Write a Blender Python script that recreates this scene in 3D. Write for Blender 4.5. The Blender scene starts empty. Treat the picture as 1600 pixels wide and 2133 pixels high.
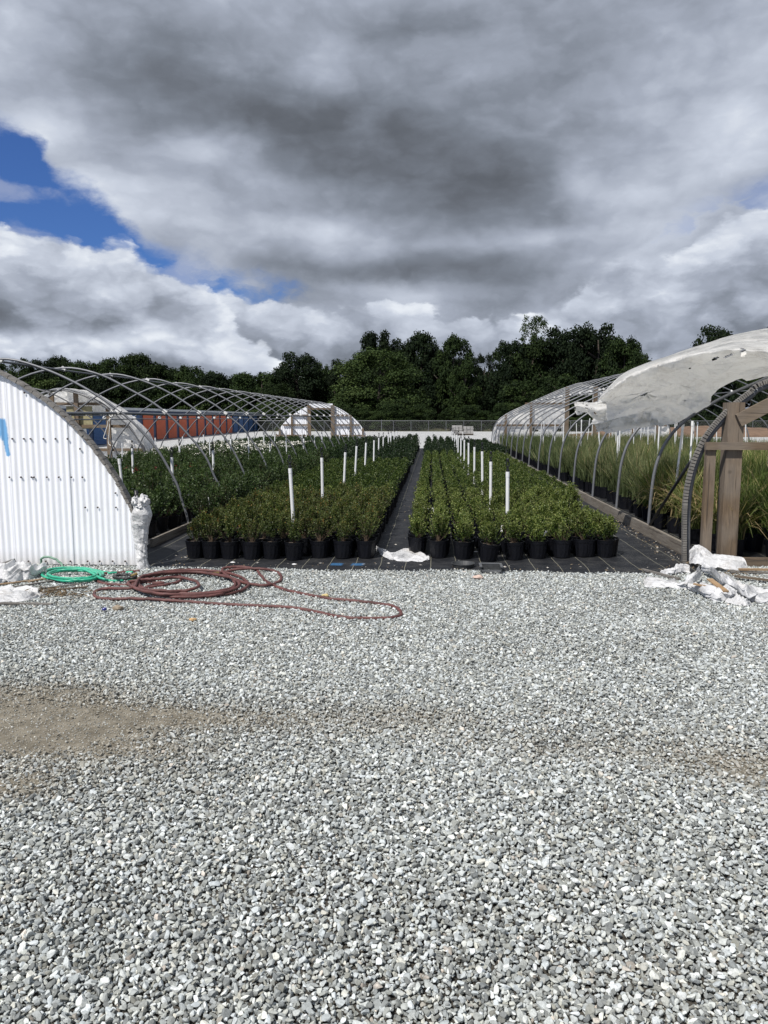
import bpy, math, random
import numpy as np
from mathutils import Vector, noise as mnoise

R = math.radians
U = 1.1875                      # one working unit is 1.1875 m; build() and thing() convert to metres
PITCH, YAW, EYE, FPX = 7.0, 3.55, 1.6, 1600.0
SC = bpy.context.scene
COL = SC.collection

# ------------------------------------------------------------------ camera
cam_d = bpy.data.cameras.new("camera")
cam = bpy.data.objects.new("camera", cam_d)
COL.objects.link(cam)
cam.location = (0, 0, EYE * U)
cam.rotation_euler = (R(90 - PITCH), 0, R(YAW))
cam_d.sensor_fit = 'VERTICAL'
cam_d.sensor_height = 36
cam_d.lens = 36 * FPX / 2133
cam_d.clip_start = 0.05
cam_d.clip_end = 4000
SC.camera = cam

# ------------------------------------------------------------------ exposure, sun
SC.view_settings.view_transform = 'Standard'
SC.view_settings.look = 'None'
SC.view_settings.exposure = 0.0
SC.view_settings.gamma = 1
SC.cycles.max_bounces = 6
SC.cycles.diffuse_bounces = 3
SC.cycles.glossy_bounces = 2
SC.cycles.transmission_bounces = 4
SC.cycles.transparent_max_bounces = 8
SUN_EL, SUN_AZ = 53.0, 216.0     # azimuth clockwise from +Y (the beds' direction)
sd = bpy.data.lights.new("sun", 'SUN')
sd.energy = 4.9
sd.angle = R(0.5)
sd.color = (1.0, 0.955, 0.90)
sun = bpy.data.objects.new("sun", sd)
COL.objects.link(sun)
_sdir = Vector((math.sin(R(SUN_AZ)) * math.cos(R(SUN_EL)), math.cos(R(SUN_AZ)) * math.cos(R(SUN_EL)), math.sin(R(SUN_EL))))
sun.rotation_euler = _sdir.to_track_quat('Z', 'Y').to_euler()


# ------------------------------------------------------------------ pixel <-> place
def _basis():
    f = Vector((-math.sin(R(YAW)), math.cos(R(YAW)), 0))
    r = Vector((math.cos(R(YAW)), math.sin(R(YAW)), 0))
    fw = f * math.cos(R(PITCH)) + Vector((0, 0, -math.sin(R(PITCH))))
    up = f * math.sin(R(PITCH)) + Vector((0, 0, math.cos(R(PITCH))))
    return r, up, fw


def ray(px, py):
    r, up, fw = _basis()
    return (r * (px - 800) - up * (py - 1066.5) + fw * FPX).normalized()


def gp(px, py, z=0.0):
    d = ray(px, py)
    t = (z - EYE) / d.z
    return Vector((d.x * t, d.y * t, z))


def at(px, py, D):
    d = ray(px, py)
    t = D / d.y
    return Vector((d.x * t, D, EYE + d.z * t))


# ------------------------------------------------------------------ world: Nishita sky seen between clouds
world = bpy.data.worlds.new("World")
SC.world = world
world.use_nodes = True


class NT:
    def __init__(s, tree):
        s.t = tree
        s.n = tree.nodes
        s.l = tree.links

    def node(s, typ, **kw):
        n = s.n.new(typ)
        for k, v in kw.items():
            setattr(n, k, v)
        return n

    def _in(s, sock, v):
        if hasattr(v, 'is_output') or isinstance(v, bpy.types.NodeSocket):
            s.l.new(v, sock)
        elif v is not None:
            sock.default_value = v

    def m(s, op, a, b=None, c=None, clamp=False):
        n = s.node('ShaderNodeMath', operation=op, use_clamp=clamp)
        s._in(n.inputs[0], a)
        if b is not None:
            s._in(n.inputs[1], b)
        if c is not None:
            s._in(n.inputs[2], c)
        return n.outputs[0]

    def vm(s, op, a, b=None, scale=None):
        n = s.node('ShaderNodeVectorMath', operation=op)
        s._in(n.inputs[0], a)
        if b is not None:
            s._in(n.inputs[1], b)
        if scale is not None:
            s._in(n.inputs['Scale'], scale)
        return n.outputs['Value'] if op in ('LENGTH', 'DOT_PRODUCT', 'DISTANCE') else n.outputs['Vector']

    def noise(s, vec, scale, detail=4, rough=0.5, dist=0.0, color=False, lac=2.0, dim='3D'):
        n = s.node('ShaderNodeTexNoise', noise_dimensions=dim)
        s._in(n.inputs['Vector'], vec)
        n.inputs['Scale'].default_value = scale
        n.inputs['Detail'].default_value = detail
        n.inputs['Roughness'].default_value = rough
        n.inputs['Lacunarity'].default_value = lac
        n.inputs['Distortion'].default_value = dist
        return n.outputs['Color' if color else 'Fac']

    def ramp(s, fac, a, b, c=0.0, d=1.0, smooth=False):
        n = s.node('ShaderNodeMapRange', interpolation_type='SMOOTHSTEP' if smooth else 'LINEAR')
        s._in(n.inputs[0], fac)
        for i, v in zip((1, 2, 3, 4), (a, b, c, d)):
            s._in(n.inputs[i], v)
        return n.outputs[0]

    def mix(s, fac, a, b, mode='MIX'):
        n = s.node('ShaderNodeMix', data_type='RGBA', blend_type=mode)
        s._in(n.inputs[0], fac)
        s._in(n.inputs[6], a if not isinstance(a, tuple) else (*a[:3], 1))
        s._in(n.inputs[7], b if not isinstance(b, tuple) else (*b[:3], 1))
        return n.outputs[2]

    def colramp(s, fac, stops):
        n = s.node('ShaderNodeValToRGB')
        cr = n.color_ramp
        while len(cr.elements) < len(stops):
            cr.elements.new(0.5)
        for e, (p, c) in zip(cr.elements, stops):
            e.position = p
            e.color = (*c, 1)
        s._in(n.inputs[0], fac)
        return n.outputs[0]


def azel(px, py):
    d = ray(px, py)
    return math.atan2(d.x, d.y), math.asin(d.z)


def make_world():
    w = NT(world.node_tree)
    w.n.clear()
    out = w.node('ShaderNodeOutputWorld')
    bg = w.node('ShaderNodeBackground')
    bg.inputs['Strength'].default_value = 0.1
    w.l.new(bg.outputs[0], out.inputs[0])
    sky = w.node('ShaderNodeTexSky', sky_type='NISHITA')
    sky.sun_disc = False
    sky.sun_elevation = R(SUN_EL)
    sky.sun_rotation = R(SUN_AZ)
    sky.air_density = 1.0
    sky.dust_density = 0.4
    sky.ozone_density = 3.0
    tc = w.node('ShaderNodeTexCoord')
    d = tc.outputs['Generated']
    sep = w.node('ShaderNodeSeparateXYZ')
    w.l.new(d, sep.inputs[0])
    X, Y, Z = sep.outputs
    az = w.m('ARCTAN2', X, Y)
    el = w.m('ARCSINE', Z)
    # cloud-space coordinates: clouds flatten towards the horizon
    K = 1.9
    comb = w.node('ShaderNodeCombineXYZ')
    w.l.new(az, comb.inputs[0])
    w.l.new(w.m('MULTIPLY', el, K), comb.inputs[1])
    p = comb.outputs[0]
    half = (.5, .5, .5)
    soft = w.vm('SCALE', w.vm('SUBTRACT', w.noise(p, 3.0, 5, 0.50, color=True, dim='2D'), half), scale=0.13)
    curl = w.vm('SCALE', w.vm('SUBTRACT', w.noise(p, 13.0, 6, 0.62, color=True, dim='2D'), half), scale=0.060)
    pa = w.vm('ADD', p, soft)                       # slow drift: the great cloud
    pe = w.vm('ADD', w.vm('ADD', p, w.vm('SCALE', soft, scale=0.35)), curl)    # ragged edges

    def blobs(lst, start, pw):
        """sum of soft ellipses: (px, py, rx, ry, amplitude, tilt)"""
        acc = start
        for (px, py, rx, ry, amp, tilt) in lst:
            a, e = azel(px, py)
            q = w.vm('SUBTRACT', pw, (a, e * K, 0))
            mp = w.node('ShaderNodeMapping', vector_type='TEXTURE')
            mp.inputs['Rotation'].default_value = (0, 0, R(tilt))
            mp.inputs['Scale'].default_value = (rx / FPX, ry / FPX * K, 1)
            w.l.new(q, mp.inputs['Vector'])
            g = w.m('EXPONENT', w.m('MULTIPLY', w.vm('DOT_PRODUCT', mp.outputs[0], mp.outputs[0]), -1.0))
            acc = w.m('MULTIPLY_ADD', g, amp, acc)
        return acc

    def skyline(pts, pw):
        """height (in cloud space) of a cloud edge over the azimuth, through the given points; returns pw.y - edge"""
        n = w.node('ShaderNodeFloatCurve')
        cv = n.mapping.curves[0]
        A0, A1, E1 = -1.6, 1.6, 1.2
        q = [((azel(px, py)[0] - A0) / (A1 - A0), azel(px, py)[1] * K / E1 + 0.2) for px, py in pts]
        q = [(0.0, q[0][1])] + q + [(1.0, q[-1][1])]
        while len(cv.points) < len(q):
            cv.points.new(0.5, 0.5)
        for pt, (x, y) in zip(cv.points, q):
            pt.location = (x, y)
            pt.handle_type = 'AUTO_CLAMPED'
        n.mapping.clip_max_y = 4
        n.mapping.update()
        s3 = w.node('ShaderNodeSeparateXYZ')
        w.l.new(pw, s3.inputs[0])
        w.l.new(w.ramp(s3.outputs[0], A0, A1), n.inputs['Value'])
        e = w.m('MULTIPLY', w.m('SUBTRACT', n.outputs[0], 0.2), E1)
        return w.m('SUBTRACT', s3.outputs[1], e)

    def puffs(pw, scale, dim='2D'):
        v = w.node('ShaderNodeTexVoronoi', feature='SMOOTH_F1', voronoi_dimensions='2D')
        v.inputs['Scale'].default_value = scale
        v.inputs['Detail'].default_value = 2.5
        v.inputs['Roughness'].default_value = 0.6
        v.inputs['Smoothness'].default_value = 0.55
        w.l.new(pw, v.inputs['Vector'])
        return w.m('SUBTRACT', 0.45, v.outputs['Distance'])

    RAMP = [(0.00, (0.088, 0.098, 0.116)), (0.16, (0.128, 0.142, 0.168)), (0.34, (0.215, 0.242, 0.292)), (0.54, (0.375, 0.415, 0.500)),
            (0.74, (0.58, 0.63, 0.73)), (1.00, (0.91, 0.95, 1.0))]
    n_big = w.m('SUBTRACT', w.noise(pa, 4.5, 7, 0.50, dim='2D'), 0.5)
    n_mid = w.m('SUBTRACT', w.noise(pe, 9.0, 6, 0.55, dim='2D'), 0.5)
    pf = puffs(pe, 12.5)

    # -- far haze of cloud along the horizon
    st = w.node('ShaderNodeMapping')
    st.inputs['Scale'].default_value = (0.35, 1.9, 1)
    w.l.new(pe, st.inputs['Vector'])
    n_st = w.m('SUBTRACT', w.noise(st.outputs[0], 12.0, 5, 0.55, dim='2D'), 0.5)
    bh = w.m('MULTIPLY_ADD', n_st, 1.5, 0.60)
    bh = w.m('MULTIPLY_ADD', pf, 0.10, bh)
    col = w.colramp(bh, RAMP)
    lowfade = w.ramp(el, R(5.5), R(9.0), 1, 0, smooth=True)
    skyc = w.mix(1.0, sky.outputs[0], (0.36, 0.54, 0.92), 'MULTIPLY')
    skyc = w.vm('SCALE', skyc, scale=0.1)
    # a few thin scraps inside the blue
    scr = w.m('MULTIPLY', w.ramp(w.m('ADD', n_big, n_mid), 0.05, 0.32, 0, 1, smooth=True), 0.55)
    skyc = w.mix(scr, skyc, (0.42, 0.47, 0.62))
    fin = w.mix(lowfade, skyc, col)
    # a pale sheet of cloud far behind, filling the sky right of the blue gap
    sx_ = w.m('MULTIPLY_ADD', n_mid, 0.25, az)
    a0 = azel(425, 600)[0]
    sheet = w.m('MULTIPLY', w.ramp(sx_, a0, a0 + 0.10, 0, 1, smooth=True), w.ramp(w.m('MULTIPLY_ADD', n_mid, .2, sx_), azel(1500, 400)[0], azel(1590, 400)[0], 1, 0.55, smooth=True))
    bs_ = w.m('MULTIPLY_ADD', n_mid, 0.5, w.m('MULTIPLY_ADD', n_big, 0.4, 0.56))
    fin = w.mix(sheet, fin, w.colramp(bs_, RAMP))

    def bank(fin, pts, thick, base_b, top_b, seed, edge=0.012, amp=0.42, extra=None):
        bub = pf
        e = skyline(pts, pe)
        h = w.m('SUBTRACT', w.m('MULTIPLY', bub, 0.045), e)      # positive inside, grows downwards
        mask = w.ramp(h, -edge * .3, edge, 0, 1, smooth=True)
        t_ = w.ramp(h, 0.0, thick, 1, 0, smooth=True)
        bb = w.m('MULTIPLY_ADD', t_, top_b - base_b, base_b)
        bb = w.m('MULTIPLY_ADD', bub, amp, bb)
        bb = w.m('MULTIPLY_ADD', n_mid, 0.28, bb)
        if extra:
            bb = blobs(extra, bb, pa)
        return w.mix(mask, fin, w.colramp(bb, RAMP))
    fin = bank(fin, [(-500, 700), (0, 690), (200, 668), (420, 700), (600, 705), (760, 690), (900, 700), (1200, 690), (1500, 700), (2100, 700)], 0.06, 0.56, 0.74, 3.3)
    fin = bank(fin, [(-500, 760), (380, 760), (425, 655), (450, 612), (485, 602), (530, 608), (575, 606), (625, 612), (675, 640), (700, 628), (770, 618), (830, 610), (900, 628), (1000, 640), (1150, 650), (1300, 680), (2000, 700)],
               0.13, 0.58, 0.90, 1.7, 0.016, 0.42)
    fin = bank(fin, [(-500, 800), (1020, 740), (1110, 650), (1165, 610), (1215, 575), (1270, 535), (1330, 505), (1400, 512), (1450, 478), (1505, 432), (1560, 420), (1640, 395), (1900, 370), (2300, 360)],
               0.24, 0.52, 0.86, 5.1, 0.03, 0.36, [(1480, 610, 200, 50, 0.10, 0), (1400, 560, 120, 30, -.12, 0), (1550, 540, 120, 40, .08, 0)])
    fin = bank(fin, [(-900, 500), (-300, 462), (-60, 440), (0, 446), (55, 464), (100, 466), (150, 482), (200, 500), (240, 500), (285, 522), (335, 538), (385, 556), (430, 585), (480, 635), (550, 690), (640, 760), (2000, 850)],
               0.24, 0.52, 0.96, 0.0, 0.022, 0.42, [(70, 640, 240, 24, -.10, 0), (40, 720, 330, 22, 0.30, 0), (300, 730, 200, 26, 0.30, 0), (390, 655, 70, 26, -.12, 0)])

    # -- the great dark cloud overhead
    ea = skyline([(-900, -100), (-300, 60), (-60, 215), (0, 262), (50, 278), (90, 315), (130, 372), (180, 410), (240, 470), (300, 528), (380, 562), (450, 574), (520, 585), (600, 602), (700, 597), (800, 600), (900, 612), (1000, 622),
                  (1100, 615), (1170, 592), (1230, 562), (1290, 520), (1340, 486), (1450, 440), (1530, 410), (1600, 385), (1800, 330), (2200, 300)], pe)
    ma = w.ramp(w.m('MULTIPLY_ADD', n_mid, 0.05, ea), -0.012, 0.045, 0, 1, smooth=True)
    ba = blobs([
        (620, 235, 360, 95, -0.22, -10),
        (830, 330, 330, 100, -0.24, -14),
        (980, 430, 230, 55, -0.15, -8),
        (930, 575, 260, 34, -0.26, 0),
        (600, 560, 200, 30, -0.13, -6),
        (300, 140, 190, 60, -0.15, 8),
        (1000, 40, 420, 50, -0.10, 0),
        (1210, 150, 160, 60, -0.04, 0),
        (60, 110, 120, 50, 0.16, -20),
        (110, 260, 90, 60, 0.22, -35),
        (215, 380, 100, 45, 0.20, -38),
        (330, 470, 110, 36, 0.12, -30),
        (420, 305, 110, 34, 0.26, -6),
        (560, 380, 130, 36, 0.12, -20),
        (630, 470, 120, 26, 0.24, -10),
        (690, 110, 170, 60, 0.08, -10),
        (1050, 500, 150, 18, 0.20, 8),
        (1175, 370, 60, 45, 0.24, 20),
        (1400, 330, 200, 70, 0.14, 18),
        (1560, 240, 90, 60, 0.24, 30),
        (1500, 90, 220, 70, 0.08, 10),
        (1250, 440, 130, 40, 0.08, 20),
        (1540, 400, 120, 40, -0.06, 10),
    ], 0.575, pa)
    rel = w.m('SUBTRACT', w.noise(pa, 4.5, 6, 0.5, dim='2D'), w.noise(w.vm('ADD', pa, (-0.03, 0.05, 0)), 4.5, 6, 0.5, dim='2D'))
    ba = w.m('MULTIPLY_ADD', rel, 0.26, ba)
    ba = w.m('MULTIPLY_ADD', n_big, 0.14, ba)
    ba = w.m('MULTIPLY_ADD', n_mid, 0.11, ba)
    ba = w.m('MULTIPLY_ADD', pf, 0.12, ba)
    ba = w.m('MULTIPLY_ADD', w.ramp(ea, 0.0, 0.10, 1, 0, smooth=True), 0.06, ba)
    fin = w.mix(ma, fin, w.colramp(ba, RAMP))
    fin = w.vm('SCALE', fin, scale=10.0)
    w.l.new(fin, bg.inputs['Color'])
    world.cycles.sampling_method = 'MANUAL'
    world.cycles.sample_map_resolution = 512


make_world()

# ------------------------------------------------------------------ mesh helpers


class MB:
    """collects vertices and faces of ONE mesh"""

    def __init__(s):
        s.v, s.f, s.mi, s.tone = [], [], [], []

    def add(s, vs, fs, mi=0, tone=0.5):
        o = len(s.v)
        s.v.extend([tuple(v) for v in vs])
        s.f.extend([tuple(i + o for i in f) for f in fs])
        s.mi.extend([mi] * len(fs))
        s.tone.extend([tone] * len(fs))
        return s

    def box(s, c, size, rz=0, rx=0, ry=0, mi=0, tone=0.5):
        from mathutils import Euler
        e = Euler((rx, ry, rz)).to_matrix()
        vs = []
        for z in (-.5, .5):
            for y in (-.5, .5):
                for x in (-.5, .5):
                    vs.append(Vector(c) + e @ Vector((x * size[0], y * size[1], z * size[2])))
        fs = [(0, 2, 3, 1), (4, 5, 7, 6), (0, 1, 5, 4), (2, 6, 7, 3), (0, 4, 6, 2), (1, 3, 7, 5)]
        return s.add(vs, fs, mi, tone)

    def beam(s, a, b, w, h, mi=0, tone=0.5, upv=(0, 0, 1)):
        """rectangular bar from a to b, w across, h along upv"""
        a, b = Vector(a), Vector(b)
        d = (b - a).normalized()
        upv = Vector(upv)
        if abs(d.dot(upv)) > 0.98:
            upv = Vector((0, 1, 0))
        sx = d.cross(upv).normalized()
        sz = sx.cross(d).normalized()
        vs = []
        for q in (a, b):
            for (i, j) in ((-1, -1), (1, -1), (1, 1), (-1, 1)):
                vs.append(q + sx * (i * w / 2) + sz * (j * h / 2))
        fs = [(0, 1, 2, 3), (7, 6, 5, 4), (0, 4, 5, 1), (1, 5, 6, 2), (2, 6, 7, 3), (3, 7, 4, 0)]
        return s.add(vs, fs, mi, tone)

    def tube(s, pts, r, seg=8, mi=0, caps=True, tone=0.5, wob=None):
        pts = [Vector(p) for p in pts]
        n = len(pts)
        rs = r if isinstance(r, (list, tuple)) else [r] * n
        t0 = (pts[1] - pts[0]).normalized()
        ref = Vector((0, 0, 1)) if abs(t0.z) < 0.9 else Vector((1, 0, 0))
        nrm = t0.cross(ref).normalized()
        vs, fs = [], []
        for i, p in enumerate(pts):
            t = (pts[min(i + 1, n - 1)] - pts[max(i - 1, 0)]).normalized()
            nrm = (nrm - t * nrm.dot(t)).normalized()
            bn = t.cross(nrm)
            for k in range(seg):
                a = 2 * math.pi * k / seg
                rr = rs[i] * (wob(i, k) if wob else 1)
                vs.append(p + (nrm * math.cos(a) + bn * math.sin(a)) * rr)
        for i in range(n - 1):
            for k in range(seg):
                k2 = (k + 1) % seg
                fs.append((i * seg + k, i * seg + k2, (i + 1) * seg + k2, (i + 1) * seg + k))
        if caps:
            fs.append(tuple(range(seg))[::-1])
            fs.append(tuple((n - 1) * seg + k for k in range(seg)))
        return s.add(vs, fs, mi, tone)

    def lathe(s, prof, seg=20, c=(0, 0, 0), mi=0, flute=0.0, nf=0):
        vs, fs = [], []
        for (r, z) in prof:
            for k in range(seg):
                a = 2 * math.pi * k / seg
                rr = r * (1 + flute * (1 if k % 2 else -1)) if (nf and nf[0] < z < nf[1]) else r
                vs.append((c[0] + rr * math.cos(a), c[1] + rr * math.sin(a), c[2] + z))
        for i in range(len(prof) - 1):
            for k in range(seg):
                k2 = (k + 1) % seg
                fs.append((i * seg + k, i * seg + k2, (i + 1) * seg + k2, (i + 1) * seg + k))
        return s.add(vs, fs, mi)

    def grid(s, nu, nv, fn, mi=0, keep=None, tone=None):
        vs = [fn(i / (nu - 1), j / (nv - 1)) for j in range(nv) for i in range(nu)]
        fs = []
        for j in range(nv - 1):
            for i in range(nu - 1):
                if keep and not keep((i + .5) / (nu - 1), (j + .5) / (nv - 1)):
                    continue
                a = j * nu + i
                fs.append((a, a + 1, a + nu + 1, a + nu))
        return s.add(vs, fs, mi)

    def build(s, name, mats, parent=None, smooth=False, tones=False):
        me = bpy.data.meshes.new(name)
        o0 = Vector((0, 0, 0)) if parent is None else Vector(parent.get('_loc', (0, 0, 0)))
        me.from_pydata([((v[0] - o0[0]) * U, (v[1] - o0[1]) * U, (v[2] - o0[2]) * U) for v in s.v], [], s.f)
        if not isinstance(mats, (list, tuple)):
            mats = [mats]
        for m in mats:
            me.materials.append(m)
        if len(mats) > 1:
            me.polygons.foreach_set('material_index', s.mi)
        if tones:
            at_ = me.attributes.new('tone', 'FLOAT', 'FACE')
            at_.data.foreach_set('value', s.tone)
        if smooth:
            me.polygons.foreach_set('use_smooth', [True] * len(me.polygons))
        me.update()
        o = bpy.data.objects.new(name, me)
        COL.objects.link(o)
        if parent is not None:
            o.parent = parent
        return o


def npmesh(name, V, F, mats, mi=None, tone=None, smooth=False, parent=None, link=True):
    """V (n,3) in units, F (m,k) all of k corners"""
    me = bpy.data.meshes.new(name)
    V = np.asarray(V, dtype=np.float32) * U
    F = np.asarray(F, dtype=np.int32)
    k = F.shape[1]
    me.vertices.add(len(V))
    me.vertices.foreach_set('co', V.ravel())
    me.loops.add(F.size)
    me.loops.foreach_set('vertex_index', F.ravel())
    me.polygons.add(len(F))
    me.polygons.foreach_set('loop_start', np.arange(0, F.size, k, dtype=np.int32))
    me.polygons.foreach_set('loop_total', np.full(len(F), k, dtype=np.int32))
    for m in (mats if isinstance(mats, (list, tuple)) else [mats]):
        me.materials.append(m)
    if mi is not None:
        me.polygons.foreach_set('material_index', np.asarray(mi, dtype=np.int32))
    if tone is not None:
        a = me.attributes.new('tone', 'FLOAT', 'FACE')
        a.data.foreach_set('value', np.asarray(tone, dtype=np.float32))
    if smooth:
        me.polygons.foreach_set('use_smooth', np.ones(len(F), dtype=bool))
    me.update(calc_edges=True)
    me.validate()
    if not link:
        return me
    o = bpy.data.objects.new(name, me)
    COL.objects.link(o)
    if parent is not None:
        o.parent = parent
    return o


def tag(o, label=None, cat=None, group=None, kind=None):
    if label:
        o['label'] = label
    if cat:
        o['category'] = cat
    if group:
        o['group'] = group
    if kind:
        o['kind'] = kind
    return o


def thing(name, label, cat, loc=(0, 0, 0), group=None):
    o = bpy.data.objects.new(name, None)
    COL.objects.link(o)
    o.empty_display_size = 0.2
    o.location = Vector(loc) * U
    o['_loc'] = tuple(loc)
    return tag(o, label, cat, group)


def catmull(pts, n=8, closed=False):
    pts = [Vector(p) for p in pts]
    out = []
    N = len(pts)
    for i in range(N - 1):
        p0, p1, p2, p3 = pts[max(i - 1, 0)], pts[i], pts[i + 1], pts[min(i + 2, N - 1)]
        for k in range(n):
            t = k / n
            out.append(0.5 * ((2 * p1) + (p2 - p0) * t + (2 * p0 - 5 * p1 + 4 * p2 - p3) * t * t + (3 * p1 - p0 - 3 * p2 + p3) * t ** 3))
    out.append(pts[-1])
    return out


ORD = ['zeroth', 'first', 'second', 'third', 'fourth', 'fifth', 'sixth', 'seventh', 'eighth', 'ninth', 'tenth', 'eleventh', 'twelfth',
       'thirteenth', 'fourteenth', 'fifteenth', 'sixteenth', 'seventeenth', 'eighteenth', 'nineteenth', 'twentieth']
ORD += ['twenty-' + w for w in ORD[1:10]] + ['thirtieth'] + ['thirty-' + w for w in ORD[1:10]] + ['fortieth'] + ['forty-' + w for w in ORD[1:10]] + ['fiftieth'] * 60

# ------------------------------------------------------------------ materials


def newmat(name):
    m = bpy.data.materials.new(name)
    m.use_nodes = True
    t = NT(m.node_tree)
    t.n.clear()
    out = t.node('ShaderNodeOutputMaterial')
    bs = t.node('ShaderNodeBsdfPrincipled')
    t.l.new(bs.outputs[0], out.inputs[0])
    return m, t, bs, out


def objco(t):
    return t.node('ShaderNodeTexCoord').outputs['Object']


def bump(t, bs, h, strength=0.5, dist=0.01):
    b = t.node('ShaderNodeBump')
    b.inputs['Strength'].default_value = strength
    b.inputs['Distance'].default_value = dist
    t.l.new(h, b.inputs['Height'])
    t.l.new(b.outputs[0], bs.inputs['Normal'])


def simple(name, col, rough=0.6, metal=0.0, var=0.25, scale=8.0, bmp=0.0, spec=0.5):
    m, t, bs, out = newmat(name)
    co = objco(t)
    n = t.noise(co, scale, 6, 0.6)
    n2 = t.noise(co, scale * 9, 3, 0.6)
    f = t.m('ADD', t.m('MULTIPLY', n, 0.7), t.m('MULTIPLY', n2, 0.3))
    a = tuple(c * (1 - var) for c in col)
    b = tuple(min(1, c * (1 + var)) for c in col)
    c = t.mix(t.ramp(f, 0.35, 0.65), a, b)
    t.l.new(c, bs.inputs['Base Color'])
    bs.inputs['Roughness'].default_value = rough
    bs.inputs['Metallic'].default_value = metal
    bs.inputs['Specular IOR Level'].default_value = spec
    if bmp:
        bump(t, bs, f, bmp, 0.004)
    return m


def wood(name, ca, cb, axis='Z', rough=0.8):
    m, t, bs, out = newmat(name)
    co = objco(t)
    mp = t.node('ShaderNodeMapping')
    sc = {'Z': (14, 14, 1.2), 'X': (1.2, 14, 14), 'Y': (14, 1.2, 14)}[axis]
    mp.inputs['Scale'].default_value = sc
    t.l.new(co, mp.inputs['Vector'])
    n = t.noise(mp.outputs[0], 1.6, 6, 0.62, 1.6)
    n2 = t.noise(mp.outputs[0], 7.0, 4, 0.6, 0.4)
    big = t.noise(co, 1.7, 3, 0.5)
    f = t.m('ADD', t.m('MULTIPLY', n, 0.6), t.m('MULTIPLY', n2, 0.4))
    c = t.mix(t.ramp(f, 0.36, 0.64), ca, cb)
    c = t.mix(t.ramp(big, 0.42, 0.62), c, (0.30, 0.29, 0.27), 'MIX')
    c = t.mix(0.78, c, t.mix(t.ramp(f, 0.36, 0.64), ca, cb))
    t.l.new(c, bs.inputs['Base Color'])
    bs.inputs['Roughness'].default_value = rough
    mp2 = t.node('ShaderNodeMapping')
    mp2.inputs['Scale'].default_value = {'Z': (30, 30, .9), 'X': (.9, 30, 30), 'Y': (30, .9, 30)}[axis]
    t.l.new(co, mp2.inputs['Vector'])
    crack = t.ramp(t.noise(mp2.outputs[0], 1.0, 3, 0.5), 0.60, 0.66)
    kn = t.node('ShaderNodeTexVoronoi')
    kn.inputs['Scale'].default_value = 2.6
    t.l.new(co, kn.inputs['Vector'])
    knot = t.ramp(kn.outputs['Distance'], 0.07, 0.12, 1, 0)
    c = t.mix(t.m('MULTIPLY', t.m('MAXIMUM', crack, knot), 0.75), c, (0.045, 0.032, 0.022))
    sz = t.node('ShaderNodeSeparateXYZ')
    t.l.new(co, sz.inputs[0])
    c = t.mix(t.m('MULTIPLY', t.ramp(t.m('MULTIPLY_ADD', n, .3, sz.outputs[2]), 0.10, 0.45, 1, 0), 0.45), c, (0.10, 0.085, 0.07))
    t.l.new(c, bs.inputs['Base Color'])
    bump(t, bs, f, 0.5, 0.004)
    return m


def leafmat(name, stops, transl=0.25, rough=0.5, spec=0.35, objvar=0.25):
    m, t, bs, out = newmat(name)
    at_ = t.node('ShaderNodeAttribute')
    at_.attribute_name = 'tone'
    oi = t.node('ShaderNodeObjectInfo')
    c = t.colramp(at_.outputs['Fac'], stops)
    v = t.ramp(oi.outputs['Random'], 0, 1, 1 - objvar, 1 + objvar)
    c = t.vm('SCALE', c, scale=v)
    t.l.new(c, bs.inputs['Base Color'])
    bs.inputs['Roughness'].default_value = rough
    bs.inputs['Specular IOR Level'].default_value = spec
    tr = t.node('ShaderNodeBsdfTranslucent')
    c2 = t.mix(1.0, c, (1.1, 1.25, 0.5), 'MULTIPLY')
    t.l.new(c2, tr.inputs[0])
    mx = t.node('ShaderNodeMixShader')
    mx.inputs[0].default_value = transl
    t.l.new(bs.outputs[0], mx.inputs[1])
    t.l.new(tr.outputs[0], mx.inputs[2])
    t.l.new(mx.outputs[0], out.inputs[0])
    return m


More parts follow.
